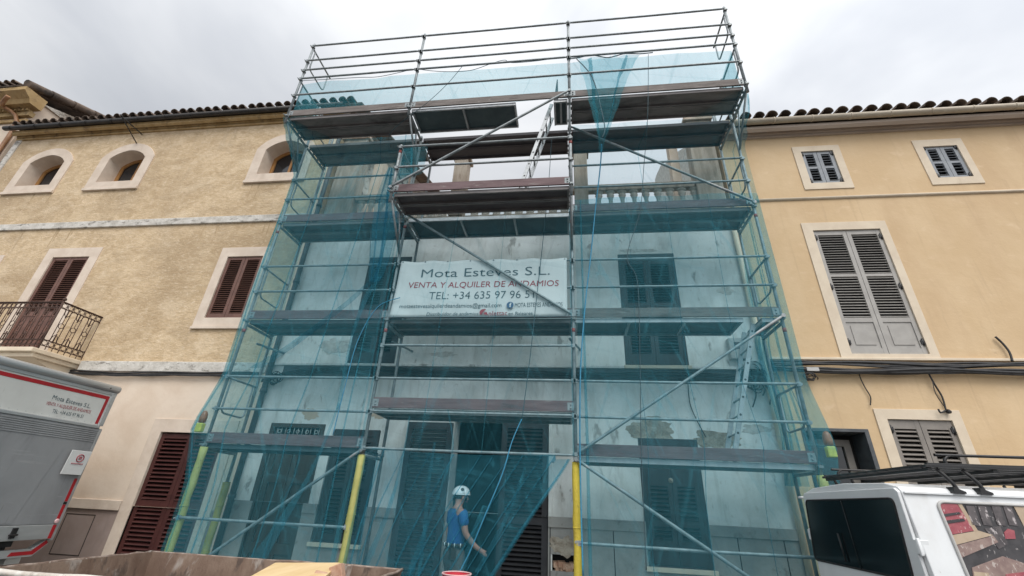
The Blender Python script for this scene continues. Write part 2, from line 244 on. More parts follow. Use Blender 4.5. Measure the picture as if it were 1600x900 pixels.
# ------------------------------------------------------------------ mesh builder
class MB:
    def __init__(s): s.v = []; s.f = []; s.m = []; s.s = []
    def add(s, vs, fs, m=0, smooth=False):
        o = len(s.v); s.v += [tuple(v) for v in vs]
        for f in fs: s.f.append([i+o for i in f]); s.m.append(m); s.s.append(smooth)
        return s
    def box(s, x0, x1, y0, y1, z0, z1, m=0):
        return s.obox(Vector(((x0+x1)/2, (y0+y1)/2, (z0+z1)/2)), Vector((abs(x1-x0)/2, 0, 0)), Vector((0, abs(y1-y0)/2, 0)), Vector((0, 0, abs(z1-z0)/2)), m)
    def obox(s, c, a, b, d, m=0):
        vs = [c+a*i+b*j+d*k for k in (-1, 1) for j in (-1, 1) for i in (-1, 1)]
        return s.add(vs, [(0, 2, 3, 1), (4, 5, 7, 6), (0, 1, 5, 4), (2, 6, 7, 3), (0, 4, 6, 2), (1, 3, 7, 5)], m)
    def bar(s, p, q, wd, th, up=Vector((0, 0, 1)), m=0):
        p = Vector(p); q = Vector(q); d = (q-p); a = d.normalized().cross(up).normalized(); b = a.cross(d.normalized())
        return s.obox((p+q)/2, d/2, a*wd/2, b*th/2, m)
    def path(s, pts, r, n=8, m=0, caps=True, closed=False):
        pts = [Vector(p) for p in pts]; k = len(pts)
        if not isinstance(r, (list, tuple)): r = [r]*k
        vs = []; nrm = None
        for i, p in enumerate(pts):
            if closed: t = (pts[(i+1) % k]-pts[i-1])
            else: t = pts[min(i+1, k-1)]-pts[max(i-1, 0)]
            t = t.normalized() if t.length > 1e-9 else Vector((0, 0, 1))
            if nrm is None:
                nrm = t.cross(Vector((0, 0, 1)))
                if nrm.length < 0.05: nrm = t.cross(Vector((1, 0, 0)))
            nrm = (nrm - t*nrm.dot(t)); nrm.normalize(); b = t.cross(nrm)
            for j in range(n):
                a = 2*math.pi*j/n; vs.append(p+(nrm*math.cos(a)+b*math.sin(a))*r[i])
        fs = []
        for i in range(k if closed else k-1):
            for j in range(n):
                i2 = (i+1) % k
                fs.append((i*n+j, i*n+(j+1) % n, i2*n+(j+1) % n, i2*n+j))
        s.add(vs, fs, m, True)
        if caps and not closed:
            o = len(s.v)-len(vs)
            s.f.append([o+j for j in reversed(range(n))]); s.m.append(m); s.s.append(False)
            s.f.append([o+(k-1)*n+j for j in range(n)]); s.m.append(m); s.s.append(False)
        return s
    def tube(s, p, q, r, n=10, m=0): return s.path([p, q], r, n, m)
    def lathe(s, prof, c, n=16, m=0, axis=(0, 0, 1)):
        z = Vector(axis).normalized(); x = z.orthogonal().normalized(); y = z.cross(x); c = Vector(c)
        vs = [c+z*h+(x*math.cos(2*math.pi*j/n)+y*math.sin(2*math.pi*j/n))*r for (r, h) in prof for j in range(n)]
        fs = [(i*n+j, i*n+(j+1) % n, (i+1)*n+(j+1) % n, (i+1)*n+j) for i in range(len(prof)-1) for j in range(n)]
        s.add(vs, fs, m, True); o = len(s.v)-len(vs)
        s.f.append([o+j for j in reversed(range(n))]); s.m.append(m); s.s.append(False)
        s.f.append([o+(len(prof)-1)*n+j for j in range(n)]); s.m.append(m); s.s.append(False)
        return s
    def prism(s, poly, d0, d1, plane='XZ', m=0, holes=()):
        """extrude a 2D outline (with holes) between depths d0, d1 along the axis the plane leaves out"""
        def to3(a, b, d): return {'XZ': (a, d, b), 'YZ': (d, a, b), 'XY': (a, b, d)}[plane]
        loops = [list(poly)]+[list(h) for h in holes]
        tri = tessellate_polygon([[Vector((a, b, 0)) for a, b in lp] for lp in loops])
        flat = [p for lp in loops for p in lp]; n = len(flat)
        vs = [to3(a, b, d0) for a, b in flat]+[to3(a, b, d1) for a, b in flat]
        fs = [tuple(t) for t in tri]+[tuple(i+n for i in reversed(t)) for t in tri]
        o = 0
        for lp in loops:
            k = len(lp)
            for i in range(k): fs.append((o+i, o+(i+1) % k, n+o+(i+1) % k, n+o+i))
            o += k
        return s.add(vs, fs, m)
    def grid(s, rows, m=0, smooth=True):
        k = len(rows[0]); vs = [p for r in rows for p in r]
        return s.add(vs, [(i*k+j, i*k+j+1, (i+1)*k+j+1, (i+1)*k+j) for i in range(len(rows)-1) for j in range(k-1)], m, smooth)
    def build(s, name, mats, parent=None, bevel=0.0, recalc=True):
        me = bpy.data.meshes.new(name)
        off = Vector((0, 0, 0)); q = parent
        while q is not None: off += q.location; q = q.parent
        me.from_pydata([tuple(Vector(v)-off) for v in s.v], [], s.f)
        for mm in (mats if isinstance(mats, (list, tuple)) else [mats]): me.materials.append(M[mm])
        me.polygons.foreach_set('material_index', s.m); me.polygons.foreach_set('use_smooth', s.s)
        if recalc:
            import bmesh
            bm = bmesh.new(); bm.from_mesh(me); bmesh.ops.recalc_face_normals(bm, faces=bm.faces); bm.to_mesh(me); bm.free()
        me.update()
        o = bpy.data.objects.new(name, me); col.objects.link(o)
        if parent is not None: o.parent = parent
        if bevel:
            b = o.modifiers.new('bevel', 'BEVEL'); b.width = bevel; b.segments = 2; b.limit_method = 'ANGLE'; b.angle_limit = R_(40)
        return o

def tag(o, label=None, cat=None, group=None, kind=None):
    if label: o['label'] = label
    if cat: o['category'] = cat
    if group: o['group'] = group
    if kind: o['kind'] = kind
    return o
def thing(name, label, cat, loc=(0, 0, 0), group=None):
    o = bpy.data.objects.new(name, None); o.empty_display_size = 0.2; o.location = loc; col.objects.link(o)
    return tag(o, label, cat, group)
def bz(p0, p1, p2, n=8):
    p0, p1, p2 = Vector(p0), Vector(p1), Vector(p2)
    return [p0*(1-t)**2+p1*2*t*(1-t)+p2*t*t for t in [i/n for i in range(n+1)]]
def poly_smooth(pts, n=5):
    """Catmull-Rom through points"""
    pts = [Vector(p) for p in pts]; out = []
    for i in range(len(pts)-1):
        a = pts[max(i-1, 0)]; b = pts[i]; c = pts[i+1]; d = pts[min(i+2, len(pts)-1)]
        for k in range(n):
            t = k/n
            out.append(0.5*((2*b)+(c-a)*t+(2*a-5*b+4*c-d)*t*t+(-a+3*b-3*c+d)*t**3))
    out.append(pts[-1]); return out
def text_part(name, body, size, origin, right, up, mt, parent, width=None, shear=0, depth=0.001, bold=0.0, serif=False):
    cu = bpy.data.curves.new(name, 'FONT'); cu.body = body; cu.size = 1; cu.extrude = 0.0; cu.shear = shear; cu.offset = bold
    cu.resolution_u = 3
    tmp = bpy.data.objects.new(name, cu); col.objects.link(tmp)
    dg = bpy.context.evaluated_depsgraph_get(); me = bpy.data.meshes.new_from_object(tmp.evaluated_get(dg))
    bpy.data.objects.remove(tmp)
    xs = [v.co.x for v in me.vertices]; x0, x1 = min(xs), max(xs)
    sx = (width/(x1-x0)) if width else size
    off = Vector((0, 0, 0)); q = parent
    while q is not None: off += q.location; q = q.parent
    right = Vector(right).normalized(); up = Vector(up).normalized(); nn = right.cross(up)
    for v in me.vertices:
        c = v.co.copy(); v.co = Vector(origin)+right*((c.x-x0)*sx)+up*(c.y*size)+nn*depth-off
    me.materials.clear(); me.materials.append(M[mt])
    o = bpy.data.objects.new(name, me); col.objects.link(o); o.parent = parent
    return o

# =================================================================== SETTING
W = 1.0                                         # plane of the street fronts
g = MB(); g.box(-400, 400, -400, 400, -0.5, 0.0); g.build('ground', 'asphalt')['kind'] = 'structure'
g = MB(); g.box(-40, 40, -0.75, 1.3, 0.004, 0.12); tag(g.build('pavement', 'paving', bevel=0.012), kind='structure')

def louvres(mb, x0, x1, z0, z1, y, pitch=0.048, th=0.008, dep=0.04, m=0, flip=1):
    n = max(2, int((z1-z0)/pitch)); p = (z1-z0)/n
    for i in range(n):
        z = z0+p*(i+.5)
        mb.obox(Vector(((x0+x1)/2, y, z)), Vector(((x1-x0)/2, 0, 0)), Vector((0, dep/2, flip*dep*0.36)), Vector((0, -th*0.36, th/2)), m)
def shutter(parent, mt, x0, x1, z0, z1, y, secs, stile=0.065, pitch=0.048, name='shutter', dep=0.045, hinge=None):
    """one louvred leaf; secs = list of (z0,z1,'slat'|'panel')"""
    mb = MB()
    mb.box(x0, x0+stile, y-.02, y+.02, z0, z1); mb.box(x1-stile, x1, y-.02, y+.02, z0, z1)
    zs = sorted(secs); edges = [z0]+[e for s in zs for e in s[:2]]+[z1]
    for a, b in zip(edges[0::2], edges[1::2]):
        if b-a > 0.005: mb.box(x0+stile, x1-stile, y-.018, y+.018, a, b)
    for a, b, k in zs:
        if k == 'slat': louvres(mb, x0+stile-.004, x1-stile+.004, a, b, y, pitch, dep=dep)
        else:
            mb.box(x0+stile, x1-stile, y-.004, y+.012, a, b); mb.box(x0+stile+.06, x1-stile-.06, y-.014, y-.004, a+.06, b-.06)
    o = mb.build(name, mt, parent, bevel=0)
    if hinge:
        for z in hinge[1]:
            h = MB(); h.box(hinge[0]-.03, hinge[0]+.03, y-.035, y-.021, z-.035, z+.035); h.tube((hinge[0], y-.03, z-.06), (hinge[0], y-.03, z+.06), .012, 8); h.build('hinge', 'black_metal', o)
    return o
def rect(x0, x1, z0, z1): return [(x0, z0), (x1, z0), (x1, z1), (x0, z1)]
def surround(parent, mt, ox0, ox1, oz0, oz1, ix0, ix1, iz0, iz1, y0=W-.018, y1=W+.02, name='window'):
    mb = MB(); mb.prism(rect(ox0, ox1, oz0, oz1), y0, y1, 'XZ', 0, [rect(ix0, ix1, iz0, iz1)])
    # reveal to the depth of the wall
    mb.box(ix0-.03, ix0-.001, y1, W+.16, iz0, iz1); mb.box(ix1+.001, ix1+.03, y1, W+.16, iz0, iz1)
    mb.box(ix0, ix1, y1, W+.16, iz1+.001, iz1+.03); mb.box(ix0, ix1, y1, W+.16, iz0-.03, iz0-.001)
    return mb.build(name, mt, parent, bevel=0.004)
def backing(parent, x0, x1, z0, z1, y=W+.17, name='pane'):
    mb = MB(); mb.box(x0, x1, y, y+.02, z0, z1); return mb.build(name, 'dark_in', parent)  # near-black sheet standing in for the unlit room behind the opening
def roof_tiles(mb, x0, x1, y0, z0, slope, length, pitch=0.25, r=0.085, m=0, seg=8, stepy=0.38, jit=True):
    """barrel tile covers in rows running up the slope, course by course, over a flat under-layer"""
    n = int((x1-x0)/pitch); c = math.cos(slope); s = math.sin(slope)
    mb.obox(Vector(((x0+x1)/2, y0+length/2*c+.05, z0+length/2*s-.02)), Vector(((x1-x0)/2, 0, 0)), Vector((0, length/2*c, length/2*s)), Vector((0, -s*.02, c*.02)), m)
    for i in range(n):
        x = x0+pitch*(i+.5)+random.uniform(-.012, .012); k = int(length/stepy)
        for j in range(k):
            a0 = j*stepy-0.03; a1 = (j+1)*stepy+.05
            ra = r*random.uniform(.95, 1.05); rb = ra*.82; dx = random.uniform(-.01, .01); dz = random.uniform(-.006, .006)
            vs = []
            for (a, rr, lift) in ((a0, ra, .035), (a1, rb, .0)):
                for q in range(seg+1):
                    t = math.pi*q/seg
                    vs.append((x+dx+math.cos(t)*rr*1.05, y0+a*c-s*(math.sin(t)*rr+lift), z0+a*s+c*(math.sin(t)*rr*.95+lift)+dz))
                for q in range(seg+1):
                    t = math.pi*(1-q/seg); rr2 = rr-.014
                    vs.append((x+dx+math.cos(t)*rr2*1.05, y0+a*c-s*(math.sin(t)*rr2+lift), z0+a*s+c*(math.sin(t)*rr2*.95+lift)+dz))
            kk = 2*(seg+1)
            fs = [(q, (q+1) % kk, kk+(q+1) % kk, kk+q) for q in range(kk)]
            for q in range(seg): fs.append((q, 2*seg+1-q, 2*seg-q, q+1)); fs.append((kk+q, kk+q+1, kk+2*seg-q, kk+2*seg+1-q))
            mb.add(vs, fs, m, False)
def grow(h, k=.012):
    if len(h) != 4: return h
    return [(x+(-k if x == min(p[0] for p in h) else k), z+(-k if z == min(p[1] for p in h) and z > 1.48 else (k if z == max(p[1] for p in h) else 0))) for x, z in h]
def wall_panel(parent, mt, outline, holes, name='wall', depth=.42, y=W):
    holes = [grow(h) for h in holes]
    mb = MB(); mb.prism(outline, y, y+depth, 'XZ', 0, holes); return mb.build(name, mt, parent)
def profile_x(parent, mt, name, x0, x1, prof, lastcap=True):
    """run a (Y, Z) profile along X"""
    mb = MB(); mb.prism(prof, x0, x1, 'YZ'); return mb.build(name, mt, parent)
def seg_arch(x0, x1, z0, zs, za, n=14):
    """outline with a segmental arch on top, counter-clockwise"""
    w = (x1-x0)/2; h = za-zs; r = (w*w+h*h)/(2*h); cx = (x0+x1)/2; cz = za-r; a = math.asin(min(1, w/r))
    return [(x0, z0), (x1, z0)]+[(cx+r*math.sin(a-2*a*i/n), cz+r*math.cos(a-2*a*i/n)) for i in range(n+1)]

# ------------------------------------------------------------------- left house
LH = thing('plastered_house', 'mottled ochre plaster house with arched attic windows and brown shutters left of the scaffold', 'house', (-5, W, 0))
arches = [(-8.77, -7.71), (-6.34, -5.30), (-1.92, -0.88)]
holes_up = [seg_arch(a, b, 8.39, 9.16, 9.41) for a, b in arches]
holes_up += [rect(-6.29, -5.32, 3.85, 6.20), rect(-1.83, -1.0, 4.68, 6.10), rect(-8.85, -7.9, 3.85, 6.2)]
wall_panel(LH, 'plaster_left', rect(-9.75, -0.12, 3.70, 10.45), holes_up)
wall_panel(LH, 'plaster_left_low', rect(-9.75, -0.12, 1.30, 3.698), [rect(-1.80, -0.55, 1.301, 2.48)], 'ground_floor_wall')
wall_panel(LH, 'plinth_left', [(-9.75, 0), (-1.80, 0), (-1.80, 1.298), (-9.75, 1.298)], [], 'plinth', y=W)
mb = MB(); mb.box(-.55, -.12, W+.001, W+.4, 0, 1.298); mb.build('plinth', 'plinth_left', LH)
mb = MB(); mb.box(-9.75, -2.02, W-.035, W+.01, 1.22, 1.37); mb.build('ledge', 'stone_trim', LH, bevel=.008)
mb = MB(); mb.box(-.26, -.11, W-.025, W+.02, 0, 10.2); mb.build('quoin', 'trim_right', LH, bevel=.006)
mb = MB(); mb.box(-9.79, -9.62, W-.03, W+.3, 0, 10.1); mb.build('quoin', 'string_white', LH, bevel=.006)
for i, (a, b) in enumerate(arches):
    c = (a+b)/2; o = MB()
    o.prism(seg_arch(c-.77, c+.77, 8.20, 9.20, 9.66), W-.03, W+.02, 'XZ', 0, [seg_arch(a, b, 8.39, 9.16, 9.41)])
    out = seg_arch(a, b, 8.39, 9.16, 9.41); inn = out
    # deep plastered reveal
    inn = seg_arch(a+.006, b-.006, 8.396, 9.157, 9.403)
    rows = [[(x, W-.02, z) for x, z in inn], [(x, W+.38, z) for x, z in inn]]
    o.grid([r+[r[0]] for r in rows], smooth=False)
    win = o.build('window', 'stone_trim', LH, bevel=.006)
    s = MB(); s.box(c-.775, c+.775, W-.055, W+.0, 8.12, 8.2); s.build('sill', 'stone_trim', win, bevel=.008)
    f = MB(); f.prism(out, W+.30, W+.36, 'XZ', 0, [seg_arch(a+.09, b-.09, 8.47, 9.11, 9.33)])
    f.box(c-.03, c+.03, W+.305, W+.35, 8.47, 9.32); f.build('frame', 'orange_wood', win, bevel=.004)
    q = MB(); q.prism(seg_arch(a+.02, b-.02, 8.40, 9.15, 9.39), W+.33, W+.345, 'XZ'); q.build('pane', 'pane', win)
    q = MB(); q.box(a-.1, b+.1, W+.40, W+.42, 8.3, 9.6); q.build('pane', 'dark_in', win)  # near-black backing behind the glass, attic shade put into its colour
def shut_window(house, mt, tm, ox, oz, ix, iz, secs, n=2, pitch=.048, y=W+.03, sill=False, hinge=None, label=None, reveal=True):
    win = surround(house, tm, ox[0], ox[1], oz[0], oz[1], ix[0], ix[1], iz[0], iz[1])
    wd = (ix[1]-ix[0])/n
    for k in range(n):
        hz = (ix[0]+.02 if k == 0 else ix[1]-.02, hinge) if hinge else None
        shutter(win, mt, ix[0]+k*wd+.004, ix[0]+(k+1)*wd-.004, iz[0]+.006, iz[1]-.006, y, secs, pitch=pitch, hinge=hz)
    backing(win, ix[0], ix[1], iz[0], iz[1], y+.08)
    if sill: s = MB(); s.box(ox[0]-.0, ox[1]+.0, W-.05, W-.019, oz[0]-.005, oz[0]+.05); s.build('sill', tm, win, bevel=.006)
    return win
shut_window(LH, 'brown_shutter', 'stone_trim', (-6.52, -5.09), (3.80, 6.44), (-6.29, -5.32), (3.85, 6.20), [(3.95, 4.75, 'panel'), (4.85, 6.13, 'slat')])
shut_window(LH, 'brown_shutter', 'stone_trim', (-9.08, -7.66), (3.80, 6.30), (-8.85, -7.9), (3.85, 6.2), [(3.95, 4.75, 'panel'), (4.85, 6.13, 'slat')])
shut_window(LH, 'brown_shutter', 'stone_trim', (-2.03, -0.80), (4.44, 6.33), (-1.83, -1.0), (4.68, 6.10), [(4.78, 6.03, 'slat')], sill=True)
# ground floor: tall dark red louvred gate
gate = MB(); gate.prism([(-2.01, .02), (-1.80, .02), (-1.80, 2.48), (-.55, 2.48), (-.55, .02), (-.34, .02), (-.34, 2.71), (-2.01, 2.71)], W-.02, W+.15); gate = gate.build('gate', 'stone_trim', LH, bevel=.005)
for k in range(2):
    x0 = -1.79+k*.615
    o = shutter(gate, 'dark_red_shutter', x0, x0+.61, .03, 2.46, W+.04, [(.18, 1.30, 'slat'), (1.40, 2.38, 'slat')], stile=.075, pitch=.062, dep=.055)
backing(gate, -1.8, -.55, .02, 2.48, W+.12)
mb = MB(); mb.prism(rect(-2.98, -2.42, .55, 1.14), W-.004, W+.004, 'XZ', 0, [rect(-2.968, -2.432, .562, 1.128)]); mb.build('meter_hatch', 'leather', LH)
mb = MB(); mb.box(-9.75, -.11, W-.045, W+.01, 6.99, 7.17); mb.build('string_course', 'string_white', LH, bevel=.012)
mb = MB(); mb.box(-4.12, -.11, W-.05, W+.01, 3.56, 3.76); mb.build('string_course', 'string_white', LH, bevel=.012)
zc = P(35, 220).z
GY = .74
gl = P(10, 199, GY); gr = P(440, 173, GY); gz = (gl.z+gr.z)/2
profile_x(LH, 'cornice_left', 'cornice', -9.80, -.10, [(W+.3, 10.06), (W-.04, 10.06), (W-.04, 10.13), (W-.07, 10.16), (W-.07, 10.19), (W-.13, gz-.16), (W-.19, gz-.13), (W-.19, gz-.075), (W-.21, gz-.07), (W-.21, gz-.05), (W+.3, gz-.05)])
mb = MB(); mb.path([(gl.x, GY-.01, gz-.0), (-.02, GY-.01, gz-.0)], .065, 12)
for i in range(13): mb.path([(gl.x+.2+i*.8, GY-.01, gz), (gl.x+.24+i*.8, GY-.01, gz)], .071, 12)
mb.build('gutter', 'black_gutter', LH)
mb = MB(); roof_tiles(mb, gl.x+.25, .44, GY-.04, gz+.055, R_(20), 9.0, pitch=.245, r=.095, stepy=.42); mb.build('roof', 'tile', LH)
mb = MB(); mb.box(-9.7, -.1, W+.42, 9.8, 9.0, 10.4); mb.build('roof_void', 'dark_in', LH)
# iron bracket above the middle arch
tip = P(190, 182, .15); mb = MB(); mb.tube(P(222, 210), tip, .016, 6); mb.tube(P(214, 225), tip, .014, 6); mb.tube(tip-Vector((0, .0, 0)), tip+Vector((-.02, -.02, .05)), .02, 6); mb.build('iron_bracket', 'black_metal', LH)
# balcony: slab and wrought-iron railing
BX1, BX0, BY = -4.20, -9.2, 0.22
bal = MB(); bal.box(BX0, BX1+.06, .10, W-.001, 3.68, 3.76); bal.box(BX0, BX1+.02, .18, W-.001, 3.60, 3.68); bal.prism([(W-.001, 3.44), (.55, 3.50), (.26, 3.60), (W-.001, 3.60)], BX0, BX1-.04, 'YZ'); bal = bal.build('balcony', 'trim_right', LH, bevel=.012)
rl = MB()
def rail_run(p, q):
    p = Vector(p); q = Vector(q); d = (q-p); L = d.length; u = d.normalized(); zt, zb = 4.69, 3.84
    for z in (zt, zt-.105, zb, zb+.105): rl.bar(p+Vector((0, 0, z)), q+Vector((0, 0, z)), .022, .014)
    rl.bar(p+Vector((0, 0, zt+.012)), q+Vector((0, 0, zt+.012)), .045, .012)
    n = max(3, round(L/.105)); st = L/n
    for i in range(n+1):
        b = p+u*st*i; rl.tube(b+Vector((0, 0, zb-.06)), b+Vector((0, 0, zt)), .0075, 5)
    def ring(c, r, th=.006, n=10): rl.path([c+u*(r*math.cos(2*math.pi*k/n))+Vector((0, 0, r*math.sin(2*math.pi*k/n))) for k in range(n)], th, 4, closed=True)
    for i in range(n):
        c = p+u*st*(i+.5)
        ring(c+Vector((0, 0, zt-.053)), .042); ring(c+Vector((0, 0, zb+.053)), .042)
        if i % 2:
            ring(c+Vector((0, 0, (zt+zb)/2)), .048, .007)
            for sg in (-1, 1):
                e = c+Vector((0, 0, (zt+zb)/2+sg*.05)); rl.tube(e, e+Vector((0, 0, sg*.09)), .006, 4)
                for kx in (-1, 1):
                    rl.path(bz(e+Vector((0, 0, sg*.14)), e+u*(kx*.055)+Vector((0, 0, sg*.15)), e+u*(kx*.05)+Vector((0, 0, sg*.24)), 4), .007, 4)
                rl.tube(e+Vector((0, 0, sg*.11)), e+Vector((0, 0, sg*.27)), .012, 5)
        else:
            for sg in (-1, 1):                 # rounded ends of the long loops
                e = c+Vector((0, 0, (zt+zb)/2+sg*.27))
                rl.path([e+u*(st/2*math.cos(a))+Vector((0, 0, sg*st/2*math.sin(a))) for a in [math.pi*k/6 for k in range(7)]], .006, 4)
rail_run((BX0, BY, 0), (BX1, BY, 0)); rail_run((BX1, BY, 0), (BX1, W, 0)); rail_run((BX0, BY, 0), (BX0, W, 0))
for x in (BX1,): rl.tube((x, BY, 3.70), (x, BY, 4.72), .016, 8); rl.lathe([(.001, 0), (.028, .012), (.034, .035), (.02, .06), (.001, .068)], (x, BY, 4.72), 10)
rl.build('railing', 'iron', bal)

# ------------------------------------------------------------------- far left house (only its eaves corner shows)
FH = thing('corner_house', 'tall house at the far left edge with deep moulded eaves and a brown downpipe', 'house', (-13, W, 0))
wall_panel(FH, 'plaster_left_low', rect(-18, -10.0, 0, 11.6), [rect(-11.1, -10.6, 7.6, 9.4)], depth=8)
mb = MB(); mb.prism([(W+.03, 11.6), (W+8, 11.6), (W+4, 13.2)], -10.25, -9.95, 'YZ'); mb.build('gable', 'rubble_wall', FH)
mb = MB(); mb.box(-18, -9.9, W-.10, W+.02, 11.0, 11.15); mb.box(-18, -9.95, W-.06, W+.01, 10.8, 10.9)
for i in range(60): mb.box(-18+i*.135, -17.93+i*.135, W-.16, W-.02, 11.15, 11.24)
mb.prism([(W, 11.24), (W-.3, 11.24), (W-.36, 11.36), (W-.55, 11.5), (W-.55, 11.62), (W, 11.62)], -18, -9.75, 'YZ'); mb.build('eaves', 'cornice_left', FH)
mb = MB(); roof_tiles(mb, -18, -10.0, W-.62, 11.68, R_(21), 5.4, pitch=.25, stepy=.42)
for j in range(9):
    y = W-.5+j*.55; z = 11.75+(y-W+.62)*math.tan(R_(21)); mb.path([(-9.93, y, z), (-9.93, y+.6, z+.6*math.tan(R_(21))+.02)], [.13, .10], 10)
mb.build('roof', 'tile', FH)
mb = MB(); mb.path(poly_smooth([P(13, 150, .35), P(6, 158, .42), P(5, 166, .7), P(26, 190, .92), P(-20, 262, .93), P(-70, 340, .93)], 4), .05, 8); mb.build('downpipe', 'copper_pipe', FH)
backing(FH, -11.1, -10.6, 7.6, 9.4, W+.2)

# ------------------------------------------------------------------- right house
RH = thing('yellow_house', 'smooth yellow ochre house with pale window surrounds and grey louvred shutters, right of the scaffold', 'house', (12, W, 0))
hr = [rect(10.14, 10.73, 7.44, 8.25), rect(12.35, 12.94, 7.45, 8.22), rect(9.90, 11.02, 4.0, 6.35), rect(10.10, 10.96, 1.55, 2.99), rect(12.3, 13.2, 1.55, 2.99), rect(8.93, 9.74, .01, 2.79), rect(15.2, 16.3, 4.0, 6.35)]
wall_panel(RH, 'plaster_right', rect(8.60, 20, 0, 9.0), hr)
shut_window(RH, 'bluegrey_shutter', 'trim_right', (9.99, 10.87), (7.29, 8.385), (10.14, 10.73), (7.44, 8.25), [(7.50, 7.82, 'slat'), (7.87, 8.19, 'slat')], pitch=.06, hinge=(7.5, 8.2))
shut_window(RH, 'bluegrey_shutter', 'trim_right', (12.20, 13.07), (7.285, 8.395), (12.35, 12.94), (7.45, 8.22), [(7.51, 7.81, 'slat'), (7.86, 8.17, 'slat')], pitch=.06, hinge=(7.5, 8.2))
bigs = [(4.10, 4.55, 'panel'), (4.63, 5.40, 'slat'), (5.45, 6.26, 'slat')]
shut_window(RH, 'grey_shutter', 'trim_right', (9.73, 11.15), (3.93, 6.52), (9.90, 11.02), (4.0, 6.35), bigs, pitch=.05, hinge=(4.2, 5.2, 6.2))
shut_window(RH, 'grey_shutter', 'trim_right', (15.03, 16.45), (3.93, 6.52), (15.2, 16.3), (4.0, 6.35), bigs, pitch=.05)
sm = [(1.65, 2.86, 'slat')]
shut_window(RH, 'taupe_shutter', 'trim_right', (9.95, 11.10), (1.40, 3.14), (10.10, 10.96), (1.55, 2.99), sm, pitch=.062, hinge=(1.8, 2.85))
shut_window(RH, 'taupe_shutter', 'trim_right', (12.14, 13.36), (1.40, 3.14), (12.3, 13.2), (1.55, 2.99), sm, pitch=.062, hinge=(1.8, 2.85))
mb = MB(); mb.path([(8.6, W-.005, 7.08), (20, W-.005, 7.08)], .032, 8); mb.build('string_course', 'trim_right', RH)
mb = MB(); mb.box(8.6, 20, W-.05, W+.01, 3.885, 3.93); mb.build('ledge', 'trim_right', RH, bevel=.008)
RY = .70
ga = P(1162, 190, RY); gb = P(1590, 167, RY); gz2 = (ga.z+gb.z)/2
profile_x(RH, 'cornice_right', 'cornice', 8.62, 20, [(W+.3, 8.66), (W-.04, 8.66), (W-.05, 8.71), (W-.07, 8.73), (W-.09, 8.80), (W-.17, gz2-.17), (W-.23, gz2-.13), (W-.23, gz2-.065), (W+.3, gz2-.065)])
mb = MB(); mb.path([(8.63, RY, gz2), (20, RY, gz2)], .065, 12)
for i in range(16): mb.path([(8.9+i*.72, RY, gz2), (8.93+i*.72, RY, gz2)], .072, 12)
mb.build('gutter', 'cream_gutter', RH)
mb = MB(); roof_tiles(mb, 8.7, 18, RY-.03, gz2+.06, R_(20), 6.5, pitch=.262, r=.10, stepy=.42); mb.build('roof', 'tile', RH)
def crack(parent, pts, seed, wd=.004):
    rnd = random.Random(seed); q = []
    for a, b in zip(pts, pts[1:]):
        for i in range(6): t = i/6; q.append((a[0]+(b[0]-a[0])*t+rnd.uniform(-.025, .025), a[1]+(b[1]-a[1])*t+rnd.uniform(-.025, .025)))
    q.append(pts[-1]); mb = MB()
    for (a, b) in zip(q, q[1:]):
        w_ = wd*rnd.uniform(.4, 1.2); mb.bar((a[0], W-.0015, a[1]), (b[0], W-.0015, b[1]), w_, .003, up=Vector((0, 1, 0)))
    mb.build('crack', 'crack', parent)
dr = MB(); dr.prism([(8.93, .01), (8.93, 2.79), (9.74, 2.79), (9.74, .01), (9.80, .01), (9.80, 2.84), (8.87, 2.84), (8.87, .01)], W-.012, W+.38); dr = dr.build('door', 'drain', RH, bevel=.006)
mb = MB(); mb.prism(rect(8.94, 9.66, .02, 2.72), W+.28, W+.33, 'XZ', 0, [rect(9.04, 9.56, 1.35, 1.95), rect(9.04, 9.56, 2.08, 2.62)]); mb.box(9.04, 9.56, W+.30, W+.31, .2, 1.25); mb.build('leaf', 'taupe_shutter', dr, bevel=.008)
mb = MB(); mb.box(8.94, 9.66, W+.315, W+.325, 1.3, 2.7); mb.build('pane', 'pane', dr)
mb = MB(); mb.box(8.9, 9.8, W+.35, W+.38, 0, 2.8); mb.build('pane', 'dark_in', dr)  # dark backing sheet behind the leaf, in place of the shaded interior

# ------------------------------------------------------------------- middle house behind the scaffold
MH = thing('rundown_house', 'run-down white house with balustraded roof terrace behind the scaffold and netting', 'house', (4, W, 0))
hm = [rect(3.54, 5.09, .05, 2.84), rect(.33, 1.22, .05, 2.63), rect(1.46, 2.27, .97, 2.60), rect(6.48, 7.34, .94, 2.60), rect(6.38, 7.38, 3.78, 5.92), rect(1.42, 2.30, 3.78, 5.98)]
wall_panel(MH, 'plaster_mid', rect(-.06, 8.575, 1.47, 6.70), [[(max(a, -.06), max(b, 1.4701)) for a, b in h] for h in hm])
wall_panel(MH, 'dado_mid', [(-.06, 0), (.33, 0), (.33, 1.468), (-.06, 1.468)], [], 'dado', y=W-.02)
for a, b in ((1.22, 1.46), (2.27, 3.54), (5.09, 6.48), (7.34, 8.575)):
    hs = [rect(5.13, 5.49, .80, 1.0)] if a > 5 and a < 6 else []
    mb = MB(); mb.prism(rect(a, b, 0, 1.468), W-.02, W+.4, 'XZ', 0, hs)
    mb.build('dado', 'dado_mid', MH); mb = MB(); mb.box(a, b, W-.045, W-.021, 1.335, 1.475); mb.build('dado_rail', 'dado_mid', MH, bevel=.006)
mb = MB(); mb.box(1.46, 2.27, W-.02, W+.4, 0, .90); mb.box(6.48, 7.34, W-.02, W+.4, 0, .88); mb.build('dado', 'dado_mid', MH)
for x in (2.74, 3.4, 5.12, 6.02, 7.7, 8.3): mb = MB(); mb.box(x-.006, x+.006, W-.0225, W-.019, .1, 1.33); mb.build('dado_joint', 'dark_in', MH)
